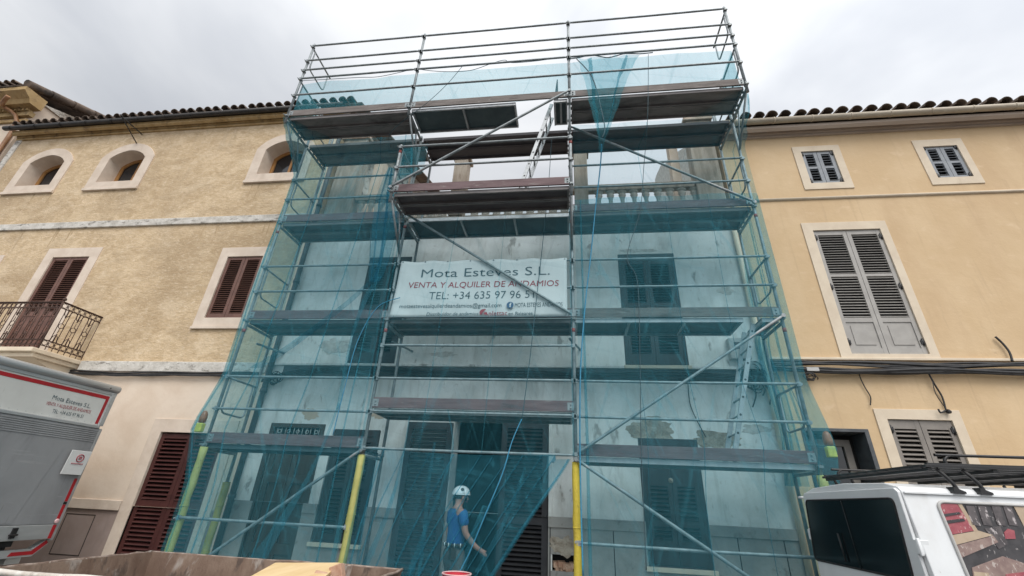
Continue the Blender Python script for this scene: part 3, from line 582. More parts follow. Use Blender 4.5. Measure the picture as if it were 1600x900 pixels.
vd = MB(); vd.box(5.13, 5.49, W+.12, W+.15, .80, 1.0); vd = vd.build('broken_hole', 'dark_in', MH)
mb = MB()
for i in range(9): mb.obox(Vector((5.16+random.random()*.3, W+.03+random.random()*.05, .82+random.random()*.08)), Vector((.05, .02, 0)), Vector((-.01, .03, .01)), Vector((0, .01, .03)))
mb.build('rubble', 'brick', vd)
profile_x(MH, 'terrace_stone', 'cornice', -.06, 8.575, [(W+.4, 6.70), (W-.02, 6.70), (W-.06, 6.76), (W-.06, 6.84), (W+.4, 6.84)])
# balustrade
mb = MB(); mb.box(-.06, 8.575, W+.0, W+.16, 6.84, 6.98); mb.build('balustrade_base', 'terrace_stone', MH, bevel=.01)
mb = MB(); mb.box(.74, 8.0, W+.01, W+.15, 7.50, 7.66); mb.build('balustrade_rail', 'terrace_stone', MH, bevel=.015)
bp = [(.095, 0), (.095, .04), (.075, .06), (.085, .10), (.075, .14), (.05, .20), (.040, .26), (.046, .33), (.068, .39), (.078, .425), (.062, .455), (.058, .47), (.088, .485), (.095, .50), (.095, .522)]
b0 = MB(); b0.lathe(bp, (0.885, W+.08, 6.98), 16); b0.v = [(x, W+.08+(y-W-.08)*.62, z) for x, y, z in b0.v]; b0 = b0.build('baluster', 'baluster', MH)
pill = [(2.94, 3.24), (5.59, 5.87)]
for i in range(1, 31):
    x = .885+i*.2365
    if any(a-.05 < x < b+.05 for a, b in pill): continue
    c = b0.copy(); col.objects.link(c); c.parent = MH; c.location = b0.location+Vector((i*.2365, 0, 0))
def pillar(x0, x1, z1, mt='terrace_stone'):
    mb = MB(); mb.box(x0, x1, W-.04, W+.25, 6.982, z1); mb.box(x0-.05, x1+.05, W-.09, W+.30, z1+.001, z1+.09); return mb.build('pillar', mt, MH, bevel=.012)
pillar(2.94, 3.24, 8.55); pillar(5.59, 5.87, 8.62); pillar(.12, .72, 9.3); pillar(8.02, 8.52, 9.25)
mb = MB(); mb.box(.80, 1.02, W+.35, W+.6, 6.98, 9.0); mb.build('pilaster', 'pink_render', MH); mb = MB(); mb.box(7.70, 7.88, W+.35, W+.55, 6.98, 9.1); mb.build('pilaster', 'pink_render', MH)
mb = MB(); mb.box(-.05, 8.55, W+.42, 9, 6.6, 6.82); mb.build('terrace_floor', 'terrace_stone', MH)
# rubble party walls either side of the terrace
def party(name_, x, d, pts, mt):
    mb = MB(); mb.prism([(W+.28, 6.83)]+[(pts[0][0], 6.83)]+pts, x, x+d, 'YZ'); return mb.build('party_wall', mt, MH)
lt = [(9.5, 13.9), (8.3, 13.55), (7.2, 13.0), (6.1, 12.6), (5.2, 12.2), (4.2, 11.75), (3.1, 11.35), (2.2, 11.1), (W+.28, 10.75)]
party('l', -.10, .09, lt, 'rubble_wall')
rt = [(6.4, 12.24), (6.1, 12.2), (5.4, 12.0), (4.9, 11.6), (4.3, 11.3), (3.6, 10.85), (2.95, 10.4), (2.2, 10.1), (W+.28, 9.9)]
party('r', 8.58, .12, rt, 'stain')
mb = MB(); mb.box(-.10, .02, W-.06, W+.02, 9.4, 10.7); mb.build('party_wall', 'terrace_stone', MH)
# doors and shutters
dm = MB(); dm.box(3.47, 3.54, W-.012, W+.38, .05, 2.92); dm.box(5.09, 5.15, W-.012, W+.38, .05, 2.92); dm.box(3.54, 5.09, W-.012, W+.38, 2.845, 2.92); dm = dm.build('main_door', 'plaster_mid', MH, bevel=.008)
full = [(.22, 1.35, 'slat'), (1.45, 2.72, 'slat')]
shutter(dm, 'dark_shutter', 4.33, 5.08, .08, 2.83, W+.05, full, stile=.09, pitch=.058, dep=.05)
shutter(dm, 'dark_shutter', 2.77, 3.53, .08, 2.76, W-.06, [(.22, 1.35, 'slat'), (1.45, 2.65, 'slat')], stile=.09, pitch=.058, dep=.05)
mb = MB(); mb.box(3.3, 5.4, 3.4, 3.45, 0, 3.0); mb.box(3.25, 3.3, W+.42, 3.4, 0, 3.0); mb.box(5.4, 5.45, W+.42, 3.4, 0, 3.0); mb.box(3.25, 5.45, W+.42, 3.45, 3.0, 3.05); mb.build('hallway', 'dark_in', dm)  # walls and ceiling coloured near black, the hall's shade is in the colour
d1 = MB(); d1.prism(rect(.27, 1.28, .05, 2.69), W-.01, W+.05, 'XZ', 0, [rect(.35, 1.20, .06, 2.45), rect(.35, 1.20, 2.50, 2.62)]); d1 = d1.build('side_door', 'wood_door', MH, bevel=.006)
mb = MB()
for k in range(2):
    x0 = .36+k*.42; mb.prism(rect(x0, x0+.41, .06, 2.44), W+.06, W+.10, 'XZ', 0, [rect(x0+.09, x0+.32, .2, .75), rect(x0+.09, x0+.32, .9, 1.75), rect(x0+.09, x0+.32, 1.88, 2.33)])
    for a, b in ((.2, .75), (.9, 1.75), (1.88, 2.33)): mb.box(x0+.09, x0+.32, W+.085, W+.095, a, b)
mb.build('leaf', 'wood_door', d1, bevel=.008)
mb = MB(); mb.box(.3, 1.25, W+.12, W+.14, .05, 2.65); mb.build('pane', 'dark_in', d1)  # near-black backing, painted as the dark inside behind the door
mb = MB()
for k in range(11): x = .40+k*.077; mb.tube((x, W+.02, 2.5), (x, W+.02, 2.62), .007, 5)
for k in range(5): mb.path([(.44+k*.17+.03*math.cos(a), W+.02, 2.56+.03*math.sin(a)) for a in [math.pi*2*q/8 for q in range(8)]], .006, 4, closed=True)
mb.build('grille', 'grey_box', d1)
def mid_win(x0, x1, z0, z1, secs, pitch=.05, ajar=0.0, sill=True, **k):
    mb = MB(); mb.prism(rect(x0-.01, x1+.01, z0-.01, z1+.02), W-.006, W+.10, 'XZ', 0, [rect(x0+.05, x1-.05, z0+.01, z1-.09)]); win = mb.build('window', 'dark_shutter', MH, bevel=.004)
    c = (x0+x1)/2
    shutter(win, 'dark_shutter', x0+.05, c-.003, z0+.015, z1-.095, W+.02, secs, pitch=pitch, dep=.045); shutter(win, 'dark_shutter', c+.003, x1-.05, z0+.015, z1-.095, W+.02, secs, pitch=pitch, dep=.045)
    mb = MB(); mb.box(x0, x1, W+.12, W+.14, z0, z1); mb.build('pane', 'dark_in', win)  # dark sheet behind the louvres, colour stands for the unlit room
    if sill: mb = MB(); mb.box(x0-.04, x1+.04, W-.07, W+.0, z0-.07, z0-.012); mb.build('sill', 'trim_right', win, bevel=.008)
    return win
mid_win(1.48, 2.26, .97, 2.60, [(1.08, 1.72, 'slat'), (1.8, 2.42, 'slat')], .055)
wr = mid_win(6.48, 7.34, .94, 2.60, [(1.25, 1.42, 'slat'), (1.5, 1.95, 'slat'), (2.2, 2.42, 'slat')], .05)
ho = P(1048, 751, W+.0); mb = MB(); mb.lathe([(.040, 0), (.032, .008), (.001, .010)], (ho.x, W-.004, ho.z), 7, axis=(0.1, -1, .1)); mb.lathe([(.025, 0), (.001, .012)], (ho.x, W-.014, ho.z), 7, axis=(0, -1, 0)); mb.build('broken_panel', 'patch', wr)
mid_win(6.38, 7.38, 3.78, 5.92, [(3.98, 4.85, 'slat'), (4.93, 5.72, 'slat')], .052)
mid_win(1.42, 2.30, 3.78, 5.98, [(3.98, 4.85, 'slat'), (4.93, 5.78, 'slat')], .052, sill=False)
# ledge that carries the cables, dark band on the wall below it
mb = MB(); mb.box(-.06, 8.575, W-.05, W+.005, 3.715, 3.76); mb.build('ledge', 'plaster_mid', MH, bevel=.006)
mb = MB(); mb.box(.2, 8.5, W-.006, W+.005, 3.50, 3.71); mb.build('dark_band', 'drain', MH)
mb = MB(); mb.path([(-.02, W-.07, .1), (-.02, W-.07, 10.0)], .05, 10)
for z in (1.5, 3.2, 5.4, 7.3): mb.path([(-.02, W-.07, z), (-.02, W-.07, z+.06)], .062, 10)
mb.build('drainpipe', 'drain', MH)
mb = MB(); mb.path([(8.53, W-.05, .1), (8.53, W-.05, 6.7)], .042, 10); mb.build('drainpipe', 'trim_right', MH)
# patches where the render has fallen
def blob(cx, cz, rx, rz, n=44, sd=0):
    rnd = random.Random(sd); out = []
    for i in range(n):
        a = 2*math.pi*i/n; v = Vector((math.cos(a), math.sin(a), sd*3.1)); r = 1+.45*noise.noise(v*1.6)+.28*noise.noise(v*4)+.16*noise.noise(v*9)+rnd.uniform(-.04, .04); out.append((cx+rx*r*math.cos(a), cz+rz*r*math.sin(a)))
    return out
for k, (cx, cz, rx, rz) in enumerate([(6.72, 2.74, .38, .17), (7.62, 2.62, .36, .13), (.95, 2.86, .16, .09), (2.2, 2.88, .14, .06), (5.3, 2.97, .2, .05), (4.1, 3.04, .55, .035), (5.3, 1.12, .18, .14), (6.75, 6.02, .34, .035), (8.25, 2.8, .2, .07), (8.2, 5.15, .14, .09), (3.2, 3.95, .25, .05), (1.1, 4.1, .3, .14), (7.85, 4.72, .3, .035)]):
    mb = MB(); mb.prism(blob(cx, cz, rx, rz, sd=k), W-.004, W-.0005) if cz > 1.5 else mb.prism(blob(cx, cz, rx, rz, sd=k), W-.025, W-.0205); mb.build('plaster_patch', 'patch' if k in (0, 1, 6) else ('pink_render' if k in (2, 3, 5) else 'stain'), MH)
# ------------------------------------------------------------------- cables along the fronts
def bundle(name, pts, label, n=5, spread=.035, r=.013, group=None, sd=1):
    rnd = random.Random(sd); mb = MB()
    for k in range(n):
        dy = rnd.uniform(-.5, .5)*spread; dz = rnd.uniform(-1, 1)*spread; ph = rnd.uniform(0, 6)
        q = []
        for i, p in enumerate(poly_smooth(pts, 8)): q.append(p+Vector((0, -abs(dy)-.01, dz+.012*math.sin(i*.55+ph)*spread/.035)))
        mb.path(q, r*rnd.uniform(.7, 1.25), 6)
    return tag(mb.build(name, 'cable'), label, 'cables', group)
bundle('cable_bundle', [(-4.3, .96, 3.55), (-3.4, .95, 3.50), (-2.4, .95, 3.515), (-1.2, .95, 3.525), (-.2, .94, 3.53)], 'black cable bundle sagging under the white ledge of the ochre house', 5, .03)
bundle('cable_bundle', [(-.1, .93, 3.45), (.5, .93, 3.55), (1.2, .93, 3.64), (3, .93, 3.60), (5, .93, 3.58), (6.5, .93, 3.60), (8.5, .93, 3.56)], 'dark cable bundle along the ledge of the run-down house behind the netting', 7, .05, sd=3)
bundle('cable_bundle', [(8.6, .93, 3.76), (10.2, .93, 3.74), (12, .93, 3.75), (14, .93, 3.76), (19, .93, 3.74)], 'thick black cable bundle along the ledge of the yellow house', 12, .075, .018, sd=5)
def wire(pts, label, r=.008, mt='cable', n=5, name='loose_cable', extra=None):
    mb = MB(); mb.path(poly_smooth(pts, n), r, 6)
    if extra: extra(mb)
    return tag(mb.build(name, mt), label, 'cable')
wire([P(1340, 576, .9), P(1345, 592, .95), P(1352, 606, .97), P(1360, 620, .97), P(1360, 633, .97)], 'short crooked black cable hanging below the ledge left of the small grey shutters')
wire([P(1447, 576, .9), P(1460, 600, .95), P(1472, 620, .97), P(1478, 641, .96)], 'black cable hanging from the ledge to a connector above the small grey shutters', .012,
     extra=lambda mb: [mb.path(poly_smooth([P(1457, 596, .93), P(1462, 615, .9), P(1476, 636, .93)], 4), .006, 5), mb.path(poly_smooth([P(1478, 641, .95), P(1470, 645, .93), P(1466, 639, .93)], 4), .012, 6), mb.lathe([(.03, -.02), (.035, 0), (.02, .03)], P(1482, 643, .94), 8, axis=(1, 0, -.3))])
wire([P(1582, 565, .94), P(1577, 550, .95), P(1566, 536, .96), P(1555, 526, .96)], 'bent black cable stub sticking up above the ledge at the right edge', .016)
wire([P(1075, 600, .93), P(1078, 630, .97), P(1088, 655, .97), P(1103, 683, .97)], 'thin black wire hanging beside the bare plaster patch', .008)
def tangle(mb, c, r, n, sd, th=.007):
    rnd = random.Random(sd)
    for k in range(n):
        q = []; ph = rnd.uniform(0, 6); a = rnd.uniform(.5, 1)*r; b = rnd.uniform(.4, 1)*r; oz = rnd.uniform(-.4, .4)*r; ox = rnd.uniform(-.4, .4)*r
        for i in range(14): t = ph+i*.42; q.append(c+Vector((ox+a*math.cos(t), -.02*k/n-.01*math.sin(t*2), oz+b*math.sin(t))))
        mb.path(q, th, 5)
jb = thing('junction_box', 'pale junction box with coiled black cables under the yellow house ledge', 'junction box', P(1268, 580, .9))
mb = MB(); c = P(1270, 577, .87); mb.box(c.x-.09, c.x+.09, .86, .93, c.z-.03, c.z+.03); mb.build('box', 'grey_box', jb, bevel=.006)
mb = MB(); tangle(mb, P(1266, 588, .88), .085, 6, 2); mb.build('cable_coil', 'cable', jb)
jb = thing('junction_box', 'wall junction box with tangled wires beside the leaning ladder', 'junction box', P(1180, 590, .95))
mb = MB(); c = P(1178, 566, .93); mb.box(c.x-.2, c.x+.12, .90, .99, c.z-.12, c.z+.02); mb.build('box', 'grey_box', jb, bevel=.01)
mb = MB(); tangle(mb, P(1182, 585, .92), .16, 8, 6); tangle(mb, P(1180, 604, .92), .12, 5, 9)
for a, b in (((1178, 600), (1176, 636)), ((1196, 600), (1203, 632)), ((1190, 600), (1192, 618))): mb.path(poly_smooth([P(*a, .93), P((a[0]+b[0])/2+4, (a[1]+b[1])/2, .93), P(*b, .93)], 4), .011, 5)
mb.build('cable_coil', 'cable', jb)
mtb = thing('meter_box', 'square pale electricity meter box on the white wall under the right hatch deck', 'meter box', P(1150, 545, .95))
mb = MB(); c = P(1155, 546, .92); mb.box(c.x-.16, c.x+.16, .88, .999, c.z-.17, c.z+.19); mb.build('box', 'grey_box', mtb, bevel=.012)
mb = MB(); mb.box(c.x-.08, c.x+.06, .872, .88, c.z-.0, c.z+.11); mb.build('window', 'drain', mtb)
mb = MB(); tangle(mb, P(432, 592, .9), .12, 6, 4, .008); tag(mb.build('cable_coil', 'cable'), 'coil of spare dark cable hanging by the drainpipe behind the left netting', 'cable')

def drip(parent, x, z, seed, mt, y=W, L=.5, wd=.05):
    rnd = random.Random(seed); n = 9; a = []; b = []
    for i in range(n+1):
        t = i/n; w_ = wd*(1-t)**.6*rnd.uniform(.6, 1.1)+.002; c = x+.012*noise.noise(Vector((seed, t*4, 0))); a.append((c-w_/2, z-L*t)); b.append((c+w_/2, z-L*t))
    mb = MB(); drip.n = getattr(drip, 'n', 0)+1; mb.prism(a+list(reversed(b)), y-.0012-.0001*(drip.n % 90), y+.004); mb.build('dirt_run', mt, parent)
rnd = random.Random(5)
for (x0, x1, z) in ((-9.0, -7.4, 8.12), (-6.6, -5.0, 8.12), (-2.17, -.7, 8.12), (-2.0, -.85, 4.43), (-9.4, -.5, 6.99)):
    for k in range(int((x1-x0)*2.2)): drip(LH, rnd.uniform(x0, x1), z, k+int(x0*7), 'run_left', L=rnd.uniform(.12, .6), wd=rnd.uniform(.02, .07))

# =================================================================== SCAFFOLD
XP = [0.0, 2.5, 5.5, 8.5]; ZL = [2.23, 4.23, 6.23, 8.23]; BR = -0.742; BK = 0.70
SC = thing('scaffold', 'galvanised tube scaffold with dark plank decks and maroon toe boards across the house front', 'scaffold', (4.25, .3, 0))
TR = .0242
def coupler(mb, p, r=.034):
    p = Vector(p); mb.path([p-Vector((0, 0, .02)), p+Vector((0, 0, .02))], r, 8); mb.box(p.x-.035, p.x+.035, p.y-.05, p.y-.02, p.z-.016, p.z+.016)
    mb.tube(p+Vector((-.03, -.03, 0)), p+Vector((-.03, -.075, 0)), .009, 6)
def standard(x, y, z0, z1, cps=(), reds=(), foot=False):
    mb = MB(); mb.tube((x, y, z0), (x, y, z1), TR, 12)
    for z in cps: coupler(mb, (x, y, z))
    if foot: mb.box(x-.08, x+.08, y-.08, y+.08, .121, .13); mb.tube((x, y, .13), (x, y, z0), .018, 8)
    o = mb.build('standard', 'tube', SC)
    for z in reds: b = MB(); b.tube((x, y, z-.03), (x, y, z+.03), TR+.002, 12); b.build('paint_band', 'red_paint', o)
    return o
for i, x in enumerate(XP):
    top = 9.32 if i in (0, 3) else 8.25
    standard(x, 0, .3, top, [1.23, 2.20, 2.73, 3.23, 4.2, 4.73, 5.23, 6.2, 6.73, 7.23, 8.18], (4.02, 6.02) if i != 0 else (4.02, 6.0), True)
    standard(x, BK, .3, 8.3 if i in (1, 2) else 9.2, [2.2, 4.2, 6.2, 8.2], (), True)
    standard(x, BR, 8.05, 10.42, [8.22, 8.77, 9.26, 9.52, 9.82, 10.3])
    # transom frames across the scaffold and the brackets at the top level
    for z in ZL: mb = MB(); mb.tube((x, 0, z-.09), (x, BK, z-.09), TR, 10); mb.build('transom', 'tube', SC)
    if i in (0, 3): mb = MB(); mb.tube((x, 0, .32), (x, BK, .32), .02, 8); mb.build('transom', 'tube', SC)
    mb = MB(); mb.tube((x, BR, 8.14), (x, 0, 8.14), TR, 10); mb.path([(x, BR+.06, 8.1), (x, -.03, 7.45)], .019, 8); mb.tube((x, -.30, 8.1), (x, -.03, 7.45), .014, 8)
    mb.build('bracket', 'tube', SC)
for x in (2.5, 5.5):                                         # the lower bracket of the middle bay
    standard(x, BR, 6.02, 7.28, [6.22, 6.73, 7.2], (7.12,))
    mb = MB(); mb.tube((x, BR, 6.14), (x, 0, 6.14), TR, 10); mb.path([(x, BR+.06, 6.1), (x, -.03, 5.45)], .019, 8); mb.tube((x, -.30, 6.1), (x, -.03, 5.45), .014, 8); mb.build('bracket', 'tube', SC)
def rail(x0, x1, z, y=-.0, r=.0195, name='guard_rail', dy=-.047, fl=True):
    mb = MB(); a = x0+.0; b = x1-.0; sg = random.uniform(.0, .008)
    pts = [(a+.02, y+dy, z), (a+.10, y+dy, z), ((a+b)/2, y+dy, z-sg), (b-.10, y+dy, z), (b-.02, y+dy, z)]
    mb.path(pts, [.013, r, r, r, .013], 9)
    for e in (a+.015, b-.015): mb.box(e-.03, e+.03, y+dy-.008, y+dy+.008, z-.03, z+.03)
    return mb.build(name, 'tube', SC)
bays = [(0, 2.5), (2.5, 5.5), (5.5, 8.5)]
for z in (2.73, 3.23): rail(*bays[0], z); rail(*bays[2], z)
for z in (2.23, 2.745, 3.235, 3.76): rail(*bays[1], z)
for b in bays: rail(*b, 4.73); rail(*b, 5.23)
for b in (bays[0], bays[2]): rail(*b, 6.73); rail(*b, 7.23)
rail(*bays[1], 6.73, BR); rail(*bays[1], 7.20, BR)
for b in bays:
    for z in (8.77, 9.26, 9.52, 9.82, 10.3): rail(*b, z, BR)
rail(0, 2.5, 1.24); rail(5.5, 8.5, 1.22)
# end guards: a straight rail at the top and a hairpin loop below it
def end_guard(x, y0, y1, z, s):
    mb = MB(); mb.tube((x, y0, z+1.0), (x, y1, z+1.0), .018, 8)
    a = y0+(y1-y0)*.12; b = y0+(y1-y0)*.88; q = [(x, a, z+1.0), (x, a, z+.55)]+[(x, a+.08-.08*math.cos(t), z+.55-.09*math.sin(t)) for t in (.5, 1.0, 1.57)]+[(x, b-.08+.08*math.sin(t), z+.46+.09*(1-math.cos(t))) for t in (0, .6, 1.2)]+[(x, b, z+.6), (x, b, z+1.0)]
    mb.path(q, .015, 7); mb.build('end_guard', 'tube', SC)
for x in (0.0, 8.5):
    for z in ZL: end_guard(x, 0, BK, z, 1)
    end_guard(x, BR, 0, 8.23, 1); end_guard(x, BR, 0, 9.28, 1)
for x in (2.5, 5.5): end_guard(x, BR, 0, 6.23, 1)
# decks
def deck(b, z, y0, y1, mt='deck_ply', toe='toe', n=2, ribs=False, edge='tube', gap=.012, hatch=None):
    x0, x1 = b[0]+.035, b[1]-.035; wd = (y1-y0-gap*(n-1))/n
    for k in range(n):
        a = y0+k*(wd+gap); mb = MB()
        if hatch and k < n: xs = [(x0, hatch[0]), (hatch[1], x1)]
        else: xs = [(x0, x1)]
        for (p, q) in xs:
            mb.box(p, q, a+.028, a+wd-.028, z-.028, z-.012, 0)
            for e in (a, a+wd-.028): mb.box(p, q, e, e+.028, z-.07, z-.004, 1)
            for e in (p, q-.03): mb.box(e, e+.03, a+.028, a+wd-.028, z-.07, z-.004, 1)
            if ribs:
                kx = max(2, int((q-p)/.75))
                for i in range(1, kx): e = p+(q-p)*i/kx; mb.box(e-.018, e+.018, a+.028, a+wd-.028, z-.065, z-.028, 1)
        for e in (x0-.03, x1-.02): 
            for f in (a+.06, a+wd-.10): mb.box(e, e+.05, f, f+.04, z-.06, z-.03, 1)
        mb.build('deck', [mt, edge], SC, bevel=.0)
    if toe: toe_board(x0-.02, x1+.02, z, y0-.012, toe)
def toe_board(x0, x1, z, y, mt):
    mb = MB(); mb.box(x0, x1, y-.028, y, z-.0, z+.155); o = mb.build('toe_board', mt, SC, bevel=.004)
    for e in (x0, x1-.09):
        mb = MB(); mb.box(e, e+.09, y-.031, y-.028, z+.02, z+.13)
        for h in (.05, .10): mb.lathe([(.012, 0), (.012, .012), (.001, .013)], (e+.045, y-.031, z+h), 8, axis=(0, -1, 0))
        mb.build('fixing_plate', 'tube', o)
D0, D1 = .025, .62
deck(bays[0], 2.23, D0, D1, 'deck_ply_dark', 'toe', edge='deck_blue'); deck(bays[1], 2.80, D0, D1, 'deck_ply_dark', 'toe', edge='tube'); deck(bays[2], 2.23, D0, D1, 'deck_blue', 'toe', n=1, edge='alu')
deck(bays[0], 4.23, D0, D1, 'deck_ply_dark', 'toe', edge='deck_ply_dark'); deck(bays[1], 4.23, D0, D1, 'deck_ply_dark', 'toe', edge='deck_ply'); deck(bays[2], 4.23, D0, D1, 'deck_blue', 'toe_grey', n=1, ribs=True, edge='alu', hatch=(7.98, 8.24))
deck(bays[0], 6.23, D0, D1, 'deck_ply_dark', 'toe', edge='deck_ply'); deck(bays[1], 6.23, D0, D1, 'deck_blue', None, n=1, ribs=True, edge='alu'); deck(bays[2], 6.23, D0, D1, 'deck_ply_dark', 'toe', edge='deck_ply')
deck(bays[0], 8.23, D0, D1, 'deck_ply', None, edge='deck_ply'); deck(bays[1], 8.23, D0, D1, 'deck_ply_dark', None, edge='deck_ply_dark'); deck(bays[2], 8.23, D0, D1, 'deck_ply_dark', None, edge='deck_ply_dark')
E0, E1 = BR+.035, -.165
deck(bays[0], 8.23, E0, E1, 'deck_ply', 'toe_grey', edge='deck_ply'); deck(bays[1], 8.23, E0, E1, 'deck_blue', 'toe_grey', n=1, ribs=True, edge='alu', hatch=(4.52, 5.22)); deck(bays[2], 8.23, E0, E1, 'deck_ply', 'toe_grey', edge='deck_ply')
deck(bays[1], 6.23, E0, E1, 'deck_ply_dark', 'toe', edge='deck_ply')
def brace(p, q, r=.022):
    mb = MB(); p = Vector(p); q = Vector(q); d = (q-p).normalized(); mb.path([p, p+d*.1, q-d*.1, q], [.014, r, r, .014], 9)
    for e in (p, q): mb.lathe([(.03, -.015), (.03, .02)], e, 8, axis=(0, 1, 0))
    mb.build('diagonal_brace', 'tube', SC)
by = -.072
brace((2.5, by, 2.2), (0, by, .32)); brace((2.5, BR-.085, 6.27), (5.5, BR-.085, 8.30)); brace((2.5, -.125, 6.25), (5.5, -.125, 4.22)); brace((5.5, by, 8.22), (8.5, by, 6.25))
brace((5.5, by, 2.24), (8.5, by, 4.22)); brace((5.5, by, 2.18), (8.5, by, .32))
# wall ties
for x, z in ((0, 3.95), (2.5, 4.0), (0, 6.75), (5.5, 4.05), (8.5, 6.8)): mb = MB(); mb.tube((x-.06, .45, z), (x+.12, W-.002, z+.0), .019, 8); coupler(mb, (x, BK, z)); mb.build('wall_tie', 'tube', SC)

# ------------------------------------------------------------------- ladders
def ladder(label, p0, p1, half, n, rr=.3):
    """p0 foot, p1 head (centre line), half = vector from centre to each stile"""
    p0, p1, half = Vector(p0), Vector(p1), Vector(half)
    o = thing('ladder', label, 'ladder', p0, 'ladders between the decks'); d = p1-p0
    for s in (-1, 1):
        mb = MB(); a = d.cross(half).normalized(); mb.obox((p0+p1)/2+half*s, d/2, a*.032, half.normalized()*.012)
        for i in range(n): c = p0+d*((i+.5)/n)+half*s; mb.lathe([(.017, -.0145), (.017, .0145)], c, 8, m=1, axis=half)
        mb.build('stile', ['alu', 'black_metal'], o, bevel=.003)
    for i in range(n): c = p0+d*((i+.5)/n); mb = MB(); mb.tube(c-half, c+half, .014, 8); mb.build('rung', 'alu', o)
    return o
a = P(1176, 506, .15); b = P(1143, 701, .15)
ladder('aluminium ladder from the lower right deck up to the hatch of the deck above', (b.x, .33, 2.24), (a.x+.005, .33, a.z), (0, .18, 0), 8)
a = P(862, 163, -.52); b = P(814, 283, -.52)
ladder('aluminium ladder from the middle bracket deck up to the top hatch', (b.x-.05, -.36, 6.24), (a.x, -.36, a.z), (0, .16, 0), 8)
mb = MB(); mb.obox(Vector((5.25, -.38, 8.52)), Vector((.03, 0, .30)), Vector((0, .28, 0)), Vector((.008, 0, -.001))); tag(mb.build('hatch_lid', 'deck_blue'), 'open grey hatch lid standing beside the head of the top ladder', 'hatch lid')

# ------------------------------------------------------------------- foam sleeves on the feet of the standards
def sleeve(x, y, z0, z1, mt, label, r=.053, split=None):
    rnd = random.Random(int(x*10+y*77)); pts = []; rs = []
    n = 12
    for i in range(n+1):
        z = z0+(z1-z0)*i/n; pts.append((x+rnd.uniform(-.008, .008), y+rnd.uniform(-.008, .008), z)); rs.append(r*rnd.uniform(.92, 1.06))
    mb = MB(); mb.path(pts, rs, 12)
    for z in (z0+.62, z0+1.25): mb.path([(x+r*1.03*math.cos(t), y+r*1.03*math.sin(t), z+.01*math.sin(t)) for t in [2*math.pi*k/12 for k in range(12)]], .007, 5, closed=True)
    return tag(mb.build('foam_sleeve', mt), label, 'foam sleeve', 'foam sleeves round the scaffold feet')
sleeve(0, 0, .14, 2.17, 'foam_lime', 'lime yellow foam sleeve on the outer left corner post, under the netting')
sleeve(0, BK, .14, 1.72, 'foam_olive', 'torn olive yellow foam sleeve on the left rear post by the drainpipe')
sleeve(2.5, 0, .14, 2.14, 'foam_lime', 'yellow foam sleeve on the post between shuttered window and main door')
sleeve(5.5, 0, .14, 2.15, 'foam_yellow', 'bright yellow foam sleeve on the uncovered post right of the main door')
sleeve(8.5, 0, .14, 2.1, 'foam_lime', 'foam sleeve on the right corner post behind the white van')
def warn_lamp(x, y, z, label, rz):
    o = thing('warning_lamp', label, 'warning lamp', (x, y, z), 'warning lamps clipped to the corner posts')
    c = math.cos(rz); s = math.sin(rz)
    mb = MB(); mb.box(x-.05, x+.05, y-.04, y+.04, z-.065, z+.065); mb.build('battery_box', 'lamp_yellow', o, bevel=.012)
    mb = MB(); mb.lathe([(.03, .07), (.05, .08), (.054, .14), (.047, .20), (.028, .24), (.004, .25)], (x, y, z), 16); mb.build('lens', 'lamp_orange', o)
a = P(320, 668, -.08); warn_lamp(-.13, -.06, a.z, 'amber warning lamp with yellow body at the left end of the scaffold', 0)
warn_lamp(8.655, -.06, P(1284, 705, -.1).z, 'amber warning lamp with yellow body at the right end of the scaffold', 0)

# ------------------------------------------------------------------- debris netting
def fnoise(x, y, z): return noise.noise(Vector((x, y, z)))
def net(name, mt, label, path, zt, zb, folds=(), nv=34, amp=.02, seed=0, per=.11, parent=None, group='debris nets on the scaffold', frill=0.0):
    """cloth hung along a plan path [(x,y)...]; zt(u), zb(u) top and bottom; path may be a function of v (0 top .. 1 bottom).
       folds: (u_top, u_bottom, w_top, w_bottom) bands where the cloth doubles back on itself"""
    fold = sorted(folds); rows = []
    for j in range(nv+1):
        v = j/nv; pth = [Vector((*p, 0)) for p in (path(v) if callable(path) else path)]
        seg = [(pth[i+1]-pth[i]).length for i in range(len(pth)-1)]; tot = sum(seg)
        def at(u):
            s = max(0, min(1, u))*tot
            for i, l in enumerate(seg):
                if s <= l or i == len(seg)-1:
                    d = (pth[i+1]-pth[i])/max(l, 1e-6); return pth[i]+d*s, Vector((d.y, -d.x, 0))
                s -= l
        us = []; prev = 0.0
        for (a, b, wa, wb) in fold:
            c = a+(b-a)*v; wd = (wa+(wb-wa)*v)
            lo = max(prev, c-wd/2); hi = min(1, c+wd/2)
            us += [(prev+(lo-prev)*k/8, 0) for k in range(8)]
            us += [(lo+(hi-lo)*k/3, .0) for k in range(3)]+[(hi-(hi-lo)*k/3, .012) for k in range(3)]+[(lo+(hi-lo)*k/3, .024) for k in range(3)]
            prev = hi
        us += [(prev+(1-prev)*k/30, 0) for k in range(31)]
        row = []
        for u, off in us:
            p, nn = at(u); t = zt(u) if callable(zt) else zt; b = zb(u) if callable(zb) else zb
            z = t+(b-t)*v; s = u*tot
            wv = amp*(fnoise(s/per*.22, z*.35, seed)*1.6+.5*fnoise(s/per, z*.5, seed+5)*min(1, 2*v+.2))
            p = p+nn*(wv+off); row.append((p.x, p.y, z))
        rows.append(row)
    mb = MB(); mb.grid(rows); o = mb.build(name, mt, parent, recalc=False)
    return tag(o, label, 'netting', group)
